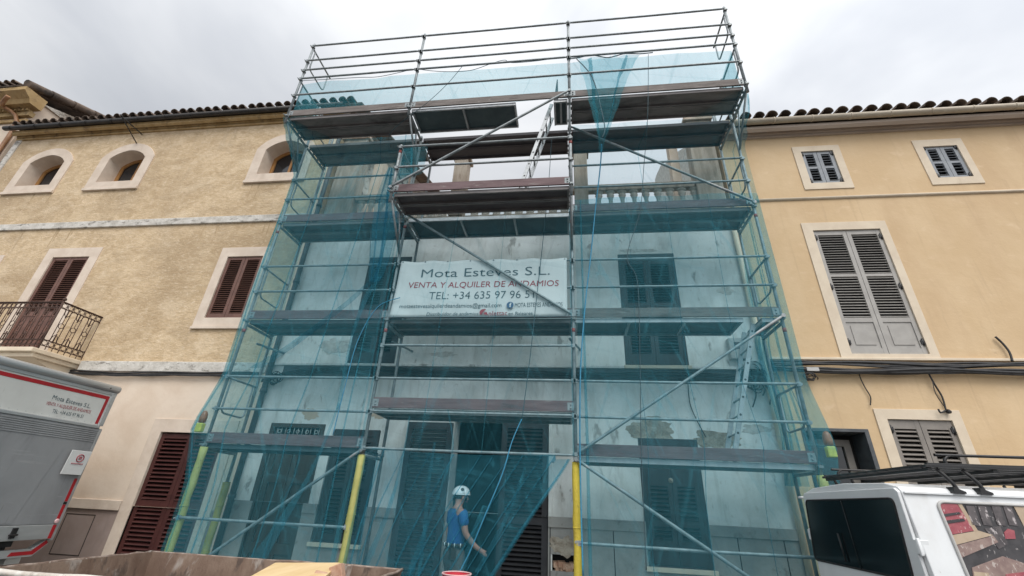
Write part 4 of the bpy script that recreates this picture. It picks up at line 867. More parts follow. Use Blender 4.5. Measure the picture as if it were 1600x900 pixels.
def strand(name, mt, label, pts, ws, pleats=5, depth=.03, sub=6, seed=0, wdir=Vector((1, 0, 0)), group='gathered strands of netting', spread=None):
    """gathered hank of netting: a zigzag ribbon along a 3D line"""
    rnd = random.Random(seed); q = poly_smooth(pts, sub); n = len(q); rows = []
    offs = [(i/(2*pleats)+rnd.uniform(-.14, .14), (depth if i % 2 else -depth)*rnd.uniform(.4, 1.2)) for i in range(2*pleats+1)]
    for i, p in enumerate(q):
        t = i/(n-1)*(len(ws)-1); k = min(int(t), len(ws)-2); wd = ws[k]+(ws[k+1]-ws[k])*(t-k)
        rows.append([tuple(p+wdir*(wd*(a-.5+.06*fnoise(a*5, i*.25, seed)))+Vector((0, d*(.35+min(1, wd/.25)), 0))) for a, d in offs])
    mb = MB(); mb.grid(rows); return tag(mb.build(name, mt, recalc=False), label, 'netting', group)

# left bay: wraps round the open end and flares to the bracket at the top
def left_path(v):
    z = 8.2-(8.2-.12)*v; f = max(0, min(1, (z-7.35)/.85)); f = f*f*(3-2*f); g = max(0, 1-abs(z-2.45)/.8)*.17
    return [(-.06-g*.3, .86), (-.08-g, .0), (-.07-g, -.08-.70*f-g*.5), (-.02, -.085-.70*f-g*.6), (.35, -.105-.66*f*.5), (.7, -.105), (2.44, -.105)]
net('debris_net', 'net', 'teal debris net wrapped round the left end and left bay of the scaffold', left_path, 8.2, .12,
    [(.30, .36, .012, .02), (.42, .45, .01, .02), (.93, .40, .012, .035), (.95, .58, .012, .03), (.97, .70, .010, .025), (.985, .9, .008, .03)] if False else
    [(.29, .31, .003, .006), (.50, .41, .0015, .005), (.83, .66, .001, .004), (.95, .93, .002, .006)], amp=.028, seed=1, nv=46)
def right_path(v):
    z = 8.2-(8.2-.12)*v; f = max(0, min(1, (z-7.35)/.85)); f = f*f*(3-2*f); g = max(0, 1-abs(z-2.45)/.8)*.13
    return [(8.575, .9), (8.585+g, .02), (8.60+g, -.08-.68*f-g*.6), (8.52, -.09-.68*f-g*.6), (8.1, -.105-.33*f), (7.8, -.105), (5.56, -.105)]
net('debris_net', 'net', 'lower teal debris net wrapped round the right end and right bay', lambda v: right_path((8.2-(6.42-(6.42-.12)*v))/8.08), 6.42, .12,
    [(.12, .12, .006, .008), (.30, .31, .003, .005), (.45, .46, .0015, .003), (.62, .63, .002, .004), (.78, .80, .0015, .003), (.975, .98, .006, .012)], amp=.024, seed=8, nv=36)
net('debris_net', 'net_sheer', 'sheer upper debris net over the right bay in front of the balustrade', lambda v: [(p[0], p[1]+.012) for p in right_path((8.2-(8.2-(8.2-6.3)*v))/8.08)], 8.2, 6.3,
    [(.30, .31, .004, .006), (.72, .70, .003, .004)], amp=.018, seed=9, nv=16)
# middle bay: sheer sheet inside the posts
net('debris_net', 'net_sheer', 'sheer teal debris net across the middle bay in front of the banner', [(2.44, -.175), (5.56, -.175)], 6.16, 2.20, [(.03, .03, .006, .01), (.35, .30, .002, .003), (.62, .58, .002, .004), (.97, .97, .006, .008)], amp=.02, seed=15)
# middle bay: curtain in front of the door, swept aside to the left
def door_path(v):
    # right hem: from the post at the top down to the middle of the door at the foot
    xr = 5.43-1.47*v**1.12-.03*math.sin(v*5)
    y = -.06-.16*math.sin(math.pi*min(1, v*.9))
    return [(2.56-.05*v, -.07), (3.0-.1*v, y-.02), (3.0+(xr-3.0)*.5, y), (xr, y)]
net('debris_net', 'net_dense', 'dense teal debris net swept aside like a curtain across the main door', door_path, lambda u: 2.24-.05*math.sin(math.pi*u)-(.06 if u > .93 else 0), .14,
    [(.10, .06, .004, .012), (.20, .13, .003, .010), (.33, .24, .004, .010), (.45, .36, .004, .014), (.58, .46, .004, .012), (.64, .52, .003, .02), (.72, .60, .004, .014), (.78, .70, .004, .02), (.87, .80, .004, .012), (.93, .88, .004, .012), (.99, .975, .010, .03)], amp=.045, per=.16, seed=22, nv=40)
# top guard strip, tied below the second rail
XS = [0, 1.2, 2.5, 3.1, 4.1, 5.5, 6.8, 8.5]
def topz(u): return 9.27-.03*abs(math.sin(u*9))-.035*abs(math.sin(u*23))
net('debris_net', 'net_top', 'pale blue net strip tied along the top guard rails', [(.02, -.02), (.02, BR+.045), (8.46, BR+.045), (8.46, -.02)], topz, 8.26, [], amp=.014, seed=31, nv=10)
net('debris_net', 'net_top', 'net scrap bundled over the end of the middle bracket', lambda v: [(2.53+.0*v, BR+.03-.0*v), (2.60+.12*v, -.35), (2.72, -.1)], lambda u: 7.22+.75*u, lambda u: 6.5+.7*u, [(.3, .4, .1, .1)], amp=.03, seed=33, nv=10)
# hank hanging from the top rail of the right bay, ending in a rope
strand('net_hank', 'net_top', 'blue net hank gathered to a point below the top right rail', [P(952, 88, BR-.03), P(948, 118, BR-.04), P(945, 150, BR-.05), P(944, 180, BR-.06), P(941, 212, BR-.03), P(939, 238, -.55)], [1.02, .72, .50, .34, .12, .04], 7, .02, seed=3)
def rope(pts, label, r=.007, mt='rope_blue', n=6): mb = MB(); mb.path(poly_smooth(pts, n), r, 6); return tag(mb.build('rope', mt), label, 'rope', 'ropes hanging on the scaffold')
rope([P(940, 225, -.6), P(938, 260, -.4), P(930, 330, -.2), P(923, 400, -.13), P(915, 470, -.12), P(908, 560, -.12), P(906, 640, -.13), P(907, 760, -.12), P(911, 900, -.12)], 'bright blue rope hanging from the net hank past the yellow sleeve', .0105)
rope([P(901, 92, BR-.04), P(925, 120, BR-.05), P(938, 165, BR-.05), P(945, 200, BR-.06), P(941, 215, BR-.05)], 'blue hem cord curving along the left edge of the net hank', .009, 'rope_dark')
rope([P(862, 215, -.15), P(857, 290, -.15), P(848, 380, -.13), P(838, 470, -.13), P(828, 560, -.13), P(815, 660, -.14)], 'thin dark rope crossing the right part of the banner', .006, 'rope_dark')
rope([P(815, 655, -.16), P(800, 690, -.2), P(785, 740, -.24), P(760, 800, -.25), P(735, 860, -.24), P(715, 900, -.22)], 'pale teal cord running down the curtain of net at the main door', .008)
rope([P(1013, 85, BR-.03), P(1012, 180, -.75), P(1006, 260, -.2), P(1000, 330, -.12), P(980, 400, -.12), P(996, 440, -.12), P(1000, 560, -.12), P(1002, 700, -.12), P(1010, 890, -.12)], 'thin dark cord hanging in front of the right window shutters', .005, 'rope_dark')
rope([P(722, 72+32, BR-.02), P(700, 130, BR-.04), P(668, 160, BR-.04), P(612, 205, -.5), P(610, 230, -.3)], 'dark cord slung from the top rail over the toe board left of centre', .005, 'rope_dark')
rope([P(625, 465, -.12), P(590, 480, -.12), P(560, 530, -.12), P(540, 600, -.12), P(520, 680, -.12)], 'blue cord trailing down the left bay net', .007)
rope([P(578, 400, .1), P(579, 370, .1), P(580, 348, .1)], 'short dark cord hanging under the third left deck', .006, 'rope_dark')
rope(poly_smooth([P(x, y, BR-.045) for x, y in ((650, 107), (668, 110), (700, 112), (735, 110), (760, 102), (778, 96), (790, 94), (800, 98), (840, 95), (886, 88))], 2), 'teal lacing cord looped along the top rail of the middle bay', .006, 'rope_dark')
rope(poly_smooth([P(x, y, BR-.045) for x, y in ((890, 92), (905, 90), (925, 86), (950, 90), (975, 84), (1000, 84), (1020, 82))], 2), 'teal lacing cord bunched along the top rail of the right bay', .010, 'rope_dark')
rope([P(472, 126, BR-.03), P(510, 124, BR-.04), P(560, 121, BR-.04), P(590, 120, BR-.04), P(625, 113, BR-.04), P(648, 107, BR-.04)], 'teal lacing cord along the top rail of the left bay', .006, 'rope_dark')
# gathered net beside the middle-left post and its fanning folds
strand('net_hank', 'net_knot', 'dense blue net hank hanging beside the middle left post', [P(612, 262, -.45), P(604, 310, -.2), P(600, 350, -.11), P(594, 400, -.11), P(584, 440, -.12)], [.10, .42, .46, .36, .16], 6, .03, seed=5)
for k, (pts, ws, lab) in enumerate([
    ([P(590, 430, -.12), P(548, 470, -.12), P(500, 508, -.12), P(450, 545, -.12), P(402, 575, -.11)], [.08, .14, .16, .2, .25], 'net fold fanning left from the hank towards the drainpipe'),
    ([P(592, 432, -.12), P(570, 470, -.12), P(552, 520, -.13), P(541, 570, -.13), P(528, 640, -.13)], [.10, .08, .05, .05, .05], 'net fold dropping from the hank past the left shutters'),
    ([P(530, 630, -.14), P(508, 690, -.16), P(480, 750, -.17), P(450, 800, -.18), P(420, 850, -.2), P(395, 890, -.2)], [.04, .06, .09, .14, .22, .35], 'net fold sweeping down across the wooden side door'),
    ([P(566, 680, -.14), P(552, 740, -.15), P(538, 800, -.16), P(525, 860, -.16), P(515, 900, -.16)], [.03, .05, .09, .07, .06], 'narrow net fold left of the middle yellow sleeve'),
    ([P(590, 715, -.13), P(577, 770, -.14), P(566, 830, -.14), P(556, 890, -.14)], [.03, .03, .03, .03], 'narrow net fold right of the middle yellow sleeve'),
    ([P(680, 690, -.16), P(670, 760, -.22), P(664, 830, -.24), P(655, 900, -.22)], [.03, .05, .05, .04], 'bright net crease over the open door leaf'),
    ([P(640, 650, -.15), P(632, 700, -.17), P(612, 780, -.2), P(585, 850, -.2), P(560, 900, -.2)], [.02, .03, .05, .08, .12], 'slack net crease left of the open door leaf'),
    ([P(470, 700, -.13), P(462, 740, -.14), P(440, 790, -.14), P(425, 830, -.14), P(408, 885, -.14)], [.02, .03, .04, .03, .03], 'faint net crease over the wooden side door'),
    ([P(700, 640, -.2), P(708, 700, -.22), P(690, 760, -.24), P(668, 820, -.24), P(640, 900, -.22)], [.02, .03, .04, .06, .10], 'net crease falling left from the centre of the door'),
    ([P(820, 730, -.2), P(800, 790, -.22), P(775, 840, -.22), P(745, 895, -.22)], [.02, .03, .05, .05], 'net crease parallel to the swept hem by the right door leaf'),
    ([P(760, 790, -.24), P(738, 840, -.25), P(720, 900, -.22)], [.10, .07, .05], 'net creases gathered in front of the worker')]):
    strand('net_fold', 'net_dense', lab, pts, ws, 3, .012, seed=40+k)
strand('net_hank', 'net_knot', 'dense blue roll of net hanging inside the right end of the scaffold', [P(1200, 498, .72), P(1190, 530, .72), P(1198, 570, .72), P(1216, 620, .72), P(1232, 680, .72), P(1246, 760, .7)], [.16, .22, .2, .24, .2, .34], 6, .05, seed=6)
strand('net_hank', 'net_knot', 'narrow blue net roll against the upper right rear post', [P(1164, 400, .72), P(1172, 440, .72), P(1182, 490, .72)], [.08, .14, .16], 4, .04, seed=7)

# ------------------------------------------------------------------- banner
BN = thing('banner', 'white scaffold hire banner with grey and red lettering tied across the middle bay', 'banner', (4, -.02, 4.24))
def bY(x, z): return -.086+.012*fnoise(x*1.3, z*2.2, 3)+.010*fnoise(x*3.4+z*2.5, z*3, 9)
x0, x1 = 2.60, 5.41; rows = []
for j in range(19):
    v = j/18; row = []
    for i in range(61):
        u = i/60; xx = x0-.04*v*(1-u)+(x1-x0)*u+.04*v*u*0; zt = 5.245+.012*math.cos(u*math.pi*10); zz = zt+(4.215-zt)*v; row.append((xx, bY(xx, zz), zz))
    rows.append(row)
mb = MB(); mb.grid(rows); cl = mb.build('cloth', 'banner', BN, recalc=False)
sm_ = cl.modifiers.new('solid', 'SOLIDIFY'); sm_.thickness = .002; sm_.offset = 1
mb = MB()
for i in range(8):
    for z in (5.235, 4.23): xx = x0+.03+(x1-x0-.06)*i/7; mb.lathe([(.014, 0), (.014, .004)], (xx, bY(xx, z)-.002, z), 8, axis=(0, -1, 0))
mb.build('eyelets', 'tube', BN)
def line(name, body, px0, px1, py0, py1, h, mt, shear=0, bold=0.0):
    a = P(px0, py0, -.112); b = P(px1, py1, -.112); o = text_part(name, body, h, a, b-a, (0, 0, 1), mt, BN, width=(b-a).length, shear=shear, bold=bold)
    for v in o.data.vertices: v.co.y = bY(v.co.x+BN.location.x, v.co.z+BN.location.z)-.0045-BN.location.y      # printed on the sagging cloth
    return o
line('lettering', 'Mota Esteves S.L.', 657, 859, 432.5, 428, .225, 'ink_grey', .0, -.004)
# slab feet and shoulders of the headline letters
line('lettering', 'VENTA Y ALQUILER DE ANDAMIOS', 637, 873, 449, 445.5, .150, 'ink_red', .08, .0)
line('lettering', 'TEL: +34 635 97 96 51', 669, 834, 467, 464.5, .195, 'ink_grey', .0, -.004)
line('lettering', 'motaestevesalquilerdeandamios@gmail.com', 623, 783, 480.5, 479, .100, 'ink_grey', 0, .0)
line('lettering', 'MOTA ESTEVES ANDAMIOS', 804, 879, 479, 478, .105, 'ink_grey', 0, .0)
line('lettering', 'Distribuidor de andamios', 665, 747, 492.5, 491.5, .085, 'ink_grey', .2, .0)
line('lettering', 'plettac', 763, 792, 492, 491.5, .11, 'ink_red', 0, .0)
line('lettering', 'en Baleares', 794, 832, 491.5, 491, .085, 'ink_grey', 0, .0)
lg = P(797, 476.5, -.112); mb = MB(); mb.lathe([(.056, 0), (.056, .001)], lg, 20, axis=(0, -1, 0)); o = mb.build('logo', 'ink_blue', BN)
text_part('letter', 'f', .10, lg+Vector((-.012, -.004, -.035)), (1, 0, 0), (0, 0, 1), 'banner', BN, bold=.03)
lg = P(756, 488, -.112); mb = MB()
mb.prism([(lg.x+.07*math.cos(t), lg.z+.058*math.sin(t)) for t in [math.pi*.35+k*math.pi*.95/10 for k in range(11)]]+[(lg.x-.02, lg.z-.01)], lg.y-.001, lg.y)
mb.prism([(lg.x-.005, lg.z-.035), (lg.x+.07, lg.z-.045), (lg.x+.045, lg.z+.005), (lg.x+.005, lg.z+.0)], lg.y-.001, lg.y); mb.build('logo', 'ink_red', BN)

# =================================================================== TRUCK (its rear faces along the street)
TX = -1.70
TK = thing('box_truck', 'grey and white box truck with raised tail lift and red border tape', 'truck', (-4.5, -1.25, 0))
ya, yb = -2.36, -.13
mb = MB(); mb.box(-6.6, TX-.08, ya+.02, yb-.02, .92, 2.98); mb.build('cargo_box', 'truck_white', TK, bevel=.02)
mb = MB(); mb.box(TX-.08, TX-.03, ya+.01, yb-.01, 2.40, 2.92); mb.build('header_panel', 'truck_white', TK, bevel=.006)
mb = MB(); mb.path([(TX-.05, ya-.01, 2.955), (TX-.05, yb+.015, 2.955)], .058, 14); mb.box(TX-.09, TX-.02, ya, yb+.004, 2.86, 2.90)
mb.lathe([(.012, 0), (.012, .004)], (TX+.004, yb-.16, 2.95), 8, axis=(1, 0, 0), m=1); mb.build('roof_rail', ['truck_alu', 'black_metal'], TK, bevel=.004)
mb = MB(); mb.box(TX-.05, TX-.012, yb-.075, yb-.005, 2.40, 2.90); mb.build('corner_post', 'truck_alu', TK, bevel=.005)
mb = MB(); e = .0035; mb.prism([(ya+.05, 2.79), (yb-.085, 2.79), (yb-.085, 2.42), (yb-.125, 2.42), (yb-.125, 2.845), (ya+.05, 2.845)] if False else [(ya+.05, 2.785), (yb-.130, 2.785), (yb-.130, 2.42), (yb-.085, 2.42), (yb-.085, 2.835), (ya+.05, 2.835)], TX-.0295, TX-.027, 'YZ'); mb.build('border_tape', 'red_tape', TK)
mb = MB(); mb.box(TX-.06, TX+.01, ya, yb-.06, 2.355, 2.40); mb.build('platform_lip', 'truck_alu', TK, bevel=.008)
# tail lift platform folded upright: ribbed top band and plain field
mb = MB(); mb.box(TX-.04, TX, ya+.02, yb-.05, 1.08, 2.352)
for i in range(7): mb.box(TX, TX+.006, ya+.02, yb-.055, 2.16+i*.026, 2.176+i*.026)
mb.build('tail_lift', 'truck_grey', TK, bevel=.006)
mb = MB(); mb.prism([(ya+.02, 2.05), (yb-.42, 2.05), (yb-.62, 1.10), (ya+.02, 1.10)], TX+.0005, TX+.004, 'YZ'); mb.build('lift_panel', 'truck_grey', TK)
mb = MB(); mb.box(TX-.05, TX+.012, ya+.02, yb-.05, .90, 1.075); mb.build('lift_edge', 'truck_alu', TK, bevel=.01)
mb = MB(); mb.box(TX-.06, TX-.002, yb-.046, yb+.0, .88, 2.36); mb.build('corner_post', 'truck_alu', TK, bevel=.006)
def tape(pts, wd, name='marker_tape'):
    m_ = MB()
    for a, b in zip(pts, pts[1:]): m_.bar((TX+.0145, *a), (TX+.0145, *b), .003, wd, up=Vector((0, 1, 0)) if abs(a[1]-b[1]) > abs(a[0]-b[0]) else Vector((0, 0, 1)))
    return m_.build(name, 'red_tape', TK)
mb = MB(); mb.box(TX-.001, TX+.004, yb-.085, yb-.045, 1.36, 1.66); mb.build('marker_tape', 'red_tape', TK)
mb = MB(); mb.box(TX-.001, TX+.004, yb-.085, yb-.045, 1.10, 1.32); mb.build('marker_tape', 'red_tape', TK)
mb = MB(); mb.box(TX-.001, TX+.006, yb-.088, yb-.044, 1.325, 1.355); mb.build('bracket', 'black_metal', TK)
mb = MB(); mb.box(TX+.0125, TX+.0155, yb-.10, yb-.055, .905, 1.07); mb.build('marker_tape', 'red_tape', TK)
mb = MB(); mb.lathe([(.03, 0), (.03, .012), (.018, .016)], (TX+.006, yb-.075, 1.115), 12, axis=(1, 0, 0)); mb.build('reflector', 'rim_pale', TK)
ub = MB(); ub.prism([(-1.9, .70), (yb-.16, .70), (yb-.02, .84), (yb-.06, .89), (yb-.20, .79), (-1.9, .79)], TX-.12, TX-.03, 'YZ'); ub = ub.build('underrun_bumper', 'truck_alu', TK, bevel=.006)
mb = MB(); mb.prism([(yb-.46, .722), (yb-.165, .722), (yb-.03, .85), (yb-.065, .885), (yb-.20, .765), (yb-.43, .765)], TX-.029, TX-.026, 'YZ'); mb.build('marker_tape', 'red_tape', ub)
mb = MB(); mb.box(TX-.2, TX-.05, yb-.78, yb-.45, .83, .895); mb.box(TX-.16, TX-.1, yb-.52, yb-.47, .62, .83); mb.lathe([(.09, -.05), (.09, .05)], (TX-.15, yb-.85, .70), 14, axis=(0, 1, 0)); mb.path([(TX-.1, yb-.95, .55), (TX-.1, yb-.7, .62), (TX-.12, yb-.62, .8)], .03, 8); mb.build('lift_mechanism', 'rubber', TK)
mb = MB(); mb.box(-8.2, TX-.15, -1.75, -.75, .55, .92); mb.build('chassis', 'rubber', TK)
mb = MB(); mb.box(TX-.35, TX-.25, yb-.28, yb-.1, .60, .69); mb.build('lamp', 'white_tape', TK)
for x in (-3.2, -7.6):
    for y in (-2.1, -.4):
        wl = MB(); wl.lathe([(.20, -.13), (.40, -.13), (.43, -.09), (.43, .09), (.40, .13), (.20, .13)], (x, y, .43), 24, axis=(0, 1, 0)); wl = wl.build('wheel', 'rubber', TK)
        rm = MB(); rm.lathe([(.05, -.14), (.2, -.10), (.2, .10), (.05, .14)], (x, y, .43), 16, axis=(0, 1, 0)); rm.build('rim', 'truck_alu', wl)
mb = MB(); mb.prism([(-8.6, .5), (-6.75, .5), (-6.75, 2.35), (-7.9, 2.35), (-8.5, 1.5), (-8.62, 1.3)], -2.25, -.25, 'XZ'); mb.build('cab', 'white_paint', TK, bevel=.05)
mb = MB(); mb.obox(Vector((-8.21, -1.25, 1.92)), Vector((.29, 0, .38)), Vector((0, .85, 0)), Vector((-.006, 0, .005))); mb.build('windscreen', 'van_glass', TK)
# hanging sign plate
sp = MB(); sp.obox(Vector((TX+.05, yb-.20, 1.865)), Vector((.012, 0, .16)), Vector((0, .145, 0)), Vector((.004, 0, -.0004)))
sp = sp.build('sign_plate', 'white_tape', TK, bevel=.004)
def sgn(y, z): return (TX+.0565+(z-1.865)*.075, y, z)
mb = MB(); c = (yb-.185, 1.925); mb.path([sgn(c[0]+.048*math.cos(t), c[1]+.048*math.sin(t)) for t in [2*math.pi*k/20 for k in range(20)]], .0065, 6, closed=True)
for dy in (-.016, 0, .016): mb.tube(sgn(c[0]+dy, c[1]-.018), sgn(c[0]+dy, c[1]+.018), .005, 6)
mb.tube(sgn(c[0]-.018, c[1]+.018), sgn(c[0]+.018, c[1]+.018), .005, 6); mb.build('logo', 'ink_red', sp)
mb = MB()
for k in range(9): y = yb-.27+k*.019; mb.tube(sgn(y, 1.842), sgn(y+.004, 1.858), .005, 5)
mb.build('lettering', 'ink_red', sp)
def tline(body, y0, z0, y1, z1, h, mt, bold=.01):
    a = Vector((TX-.028, y0, z0)); b = Vector((TX-.028, y1, z1)); text_part('lettering', body, h, a, b-a, (0, 0, 1), mt, TK, width=(b-a).length, bold=bold, depth=.002)
tline('Mota Esteves S.L.', -.98, 2.635, -.43, 2.615, .082, 'ink_grey', .0); tline('VENTA Y ALQUILER DE ANDAMIOS', -1.02, 2.55, -.395, 2.545, .066, 'ink_red', .0); tline('TEL: +34 635 97 96 51', -.90, 2.465, -.47, 2.465, .068, 'ink_grey', .0)

# rivets, latches and hinge blocks on the truck's rear
mb = MB()
for k in range(22):
    y = ya+.08+k*.098
    for z in (2.43, 2.875): mb.lathe([(.006, 0), (.004, .003)], (TX-.03, y, z), 6, axis=(1, 0, 0))
for k in range(12): mb.lathe([(.006, 0), (.004, .003)], (TX-.012, yb-.04, 2.43+k*.038), 6, axis=(1, 0, 0)); mb.lathe([(.006, 0), (.004, .003)], (TX-.002, yb-.022, .95+k*.12), 6, axis=(1, 0, 0))
mb.build('rivets', 'truck_alu', TK)
for y in (ya+.5, yb-.55): mb = MB(); mb.box(TX, TX+.03, y-.03, y+.03, .93, 1.05); mb.tube((TX+.03, y-.05, .97), (TX+.03, y+.05, .97), .012, 8); mb.build('hinge', 'black_metal', TK, bevel=.003)

# =================================================================== VAN
VX, VYn, VYf = 8.10, -2.0, -.36
VN = thing('white_van', 'white panel van with dark rear window and black roof rack right of the scaffold', 'van', (10.2, -1.18, 0))
cy = (VYn+VYf)/2; hw = (VYf-VYn)/2
def vprof(k=1.0, dz=0.0):
    hwb = hw+.07
    h = [(-hwb, .42), (-hwb-.01, .8), (-hwb+.0, 1.12), (-hw+.005, 1.825), (-hw+.012, 1.86), (-hw+.04, 1.888), (-hw+.2, 1.922), (0, 1.945)]
    full = h+[(-a, b) for a, b in reversed(h[:-1])]
    return [(cy+a*k, b+dz) for a, b in full]
mb = MB(); mb.prism(vprof(), VX, VX+3.7, 'YZ'); mb.prism([(y, min(z, 1.12)) for y, z in vprof()], VX+3.7, VX+4.75, 'YZ')
body = mb.build('body', 'white_paint', VN, bevel=.008)
# roof rain gutter along the near side
mb = MB(); mb.box(VX+.01, VX+3.7, VYn-.012, VYn+.012, 1.838, 1.850); mb.box(VX+.01, VX+3.7, VYf-.012, VYf+.012, 1.838, 1.850); mb.build('rain_gutter', 'white_paint', VN)
# rear door
rd = MB(); rd.prism([(cy-hw-.03, .55), (cy+hw+.03, .55), (cy+hw-.012, 1.85), (cy+hw-.05, 1.878), (cy-hw+.05, 1.878), (cy-hw+.012, 1.85)], VX-.03, VX-.004, 'YZ'); rd = rd.build('rear_door', 'white_paint', VN, bevel=.006)
def rr(pts, r=.05, n=5):
    out = []; k = len(pts)
    for i in range(k):
        p = Vector((*pts[i], 0)); a = (Vector((*pts[i-1], 0))-p).normalized(); b = (Vector((*pts[(i+1) % k], 0))-p).normalized()
        out += [tuple(q[:2]) for q in bz(p+a*r, p, p+b*r, n)]
    return out
gp = rr([(VYn+.115, 1.24), (VYf-.07+.12, 1.24), (VYf-.04, 1.80), (VYn+.07, 1.80)], .055)
gp = rr([(VYn+.135, 1.22), (VYf+.03, 1.22), (VYf-.055, 1.80), (VYn+.085, 1.80)], .055)
mb = MB(); mb.prism(gp, VX-.036, VX-.0305, 'YZ'); gl = mb.build('rear_window', 'van_glass', rd)
gs = [(y+(cy-y)*-.012, z) for y, z in gp]
mb = MB(); mb.path([(VX-.034, y, z) for y, z in gp], .009, 6, closed=True); mb.build('window_seal', 'rubber', rd)
mb = MB(); mb.path([(VX-.05, VYf-.62, 1.26), (VX-.055, VYf-.60, 1.50)], .008, 6); mb.tube((VX-.045, VYf-.83, 1.22), (VX-.04, VYf-.78, 1.79), .003, 5); mb.build('wiper', 'black_metal', rd)
mb = MB(); mb.box(VX-.005, VX+.006, VYn+.9, VYn+.905, .6, 1.2); mb.build('door_seam', 'rubber', rd)
for y, z in ((VYn-.01, 1.46), (VYf+.05, 1.46), (VYn-.03, .9)):
    mb = MB(); mb.box(VX-.035, VX+.055, y-.022, y+.014, z-.05, z+.05); mb.tube((VX-.02, y-.02, z-.06), (VX-.02, y-.02, z+.06), .014, 8); mb.build('hinge', 'white_paint', VN, bevel=.008)
mb = MB(); mb.tube((VX-.05, VYf+.06, 1.83), (VX-.01, VYf-.03, 1.83), .014, 8); mb.build('door_stay', 'white_paint', VN)
mb = MB(); mb.box(VX-.02, VX+.012, VYn-.09, VYn-.06, .5, .8); mb.build('tail_lamp', 'red_plastic', VN, bevel=.01)
for y in (VYn+.02, VYf-.02): mb = MB(); mb.box(VX-.045, VX-.005, y-.08, y+.08, .75, 1.05); mb.build('tail_lamp', 'red_plastic', VN, bevel=.01)
mb = MB(); mb.box(VX-.12, VX+.1, VYn-.08, VYf+.08, .40, .56); mb.build('bumper', 'rubber', VN, bevel=.03)
# side window covered with a printed picture (black ground, red and beige blocks), scratched
def sidey(z): return VYn+.005+(-.07)*max(0, (1.80-z)/.68)-.006
def sp_(poly, mt, d, name, parent):
    m_ = MB(); vs = [(x, sidey(z)-d, z) for x, z in poly]; tri = tessellate_polygon([[Vector((x, z, 0)) for x, z in poly]])
    n = len(poly); back = [(x, y+.004, z) for x, y, z in vs]
    m_.add(vs+back, [tuple(t) for t in tri]+[tuple(i+n for i in reversed(t)) for t in tri]+[(i, (i+1) % n, n+(i+1) % n, n+i) for i in range(n)]); return m_.build(name, mt, parent)
wx0, wx1 = 8.325, 9.75
sw = sp_(rr([(wx0, 1.08), (wx1, 1.08), (wx1, 1.785), (wx0, 1.785)], .05), 'print_dark', .001, 'side_window', VN)
def pw(x, y):
    q = P(x, y, VYn); q = P(x, y, sidey(q.z)); q = P(x, y, sidey(q.z)); return (max(q.x, wx0+.012), max(min(q.z, 1.775), 1.09))
def art(pts, mt, d): return sp_([pw(*p) for p in pts], mt, d, 'print', sw)
art([(1466, 786), (1494, 786), (1522, 829), (1486, 835)], 'print_red', .0055); art([(1472, 803), (1497, 800), (1500, 803), (1474, 807)], 'print_dark', .010); art([(1476, 813), (1504, 810), (1507, 814), (1479, 818)], 'print_dark', .010)
art([(1495, 786), (1501, 786), (1527, 829), (1521, 830)], 'print_beige', .006)
art([(1487, 836), (1528, 829), (1551, 836), (1490, 851)], 'print_beige', .0055); art([(1490, 852), (1551, 837), (1559, 847), (1500, 871), (1494, 866)], 'print_mottle', .006)
art([(1582, 789), (1612, 792), (1612, 840), (1600, 824)], 'print_beige', .0055); art([(1568, 832), (1574, 826), (1584, 829), (1586, 842), (1570, 842)], 'print_red', .006)
art([(1518, 887), (1566, 869), (1612, 884), (1612, 900), (1520, 902)], 'print_mottle', .0055); art([(1520, 893), (1543, 895), (1546, 912), (1523, 912)], 'print_beige', .009); art([(1570, 897), (1612, 892), (1612, 915), (1572, 915)], 'print_red', .009)
for x in (1508, 1526, 1548, 1566): art([(x, 790), (x+13, 791), (x+24, 822), (x+10, 820)], 'print_scratch', .006)
art([(1538, 826), (1562, 822), (1574, 850), (1560, 858)], 'print_scratch', .005)
mb = MB(); mb.path([(x, sidey(z)-.004, z) for x, z in rr([(wx0, 1.08), (wx1, 1.08), (wx1, 1.785), (wx0, 1.785)], .05)], .012, 6, closed=True); mb.build('window_seal', 'grey_box', VN)
mb = MB(); mb.box(VX+.245-.002, VX+.245+.002, VYn-.075, VYn+.0, .5, .6); mb.build('seam', 'rubber', VN)
for x in (VX+.75, VX+3.85):
    for y in (VYn+.06, VYf-.06):
        wl = MB(); wl.lathe([(.18, -.1), (.30, -.1), (.32, -.07), (.32, .07), (.30, .1), (.18, .1)], (x, y, .32), 24, axis=(0, 1, 0)); wl = wl.build('wheel', 'rubber', VN)
        rm = MB(); rm.lathe([(.04, -.11), (.18, -.08), (.18, .08), (.04, .11)], (x, y, .32), 16, axis=(0, 1, 0)); rm.build('rim', 'truck_alu', wl)
# roof rack
RK = MB(); z = 2.055; xa, xb = 8.36, 11.3; y0, y1 = VYn+.02, VYf-.0
RK.path([(xa, y0+.05, z), (xa, y1-.05, z)], .018, 8)
for i in range(11): y = y0+(y1-y0)*i/10; RK.box(xa-.02, xb, y-.022, y+.022, z-.012, z+.010)
for i in range(7): x = xa+.02+i*.48; RK.box(x-.018, x+.018, y0, y1, z-.038, z-.013)
for y in (y0, y1): RK.box(xa, xb, y-.016, y+.016, z-.012, z+.024)
for y in (y0, y1): RK.path(poly_smooth([(xa+.16, y, z+.01), (xa+.155, y, z+.05), (xa+.20, y, z+.085), (xa+.30, y, z+.088), (xb-.2, y, z+.088), (xb, y, z+.05)], 5), .0125, 8)
for x in (8.47, 8.66, 10.2, 10.4):
    for s, y in ((1, y0), (-1, y1)):
        RK.path([(x-.03, y+s*.02, z-.02), (x, y+s*.0, z-.07), (x+.03, y-s*.015, z-.13), (x+.045, y-s*.02, 1.87)], .015, 8); RK.prism([(x, 1.90), (x+.08, 1.865), (x+.08, 1.85), (x-.01, 1.85)], y-s*.05, y+s*.03)
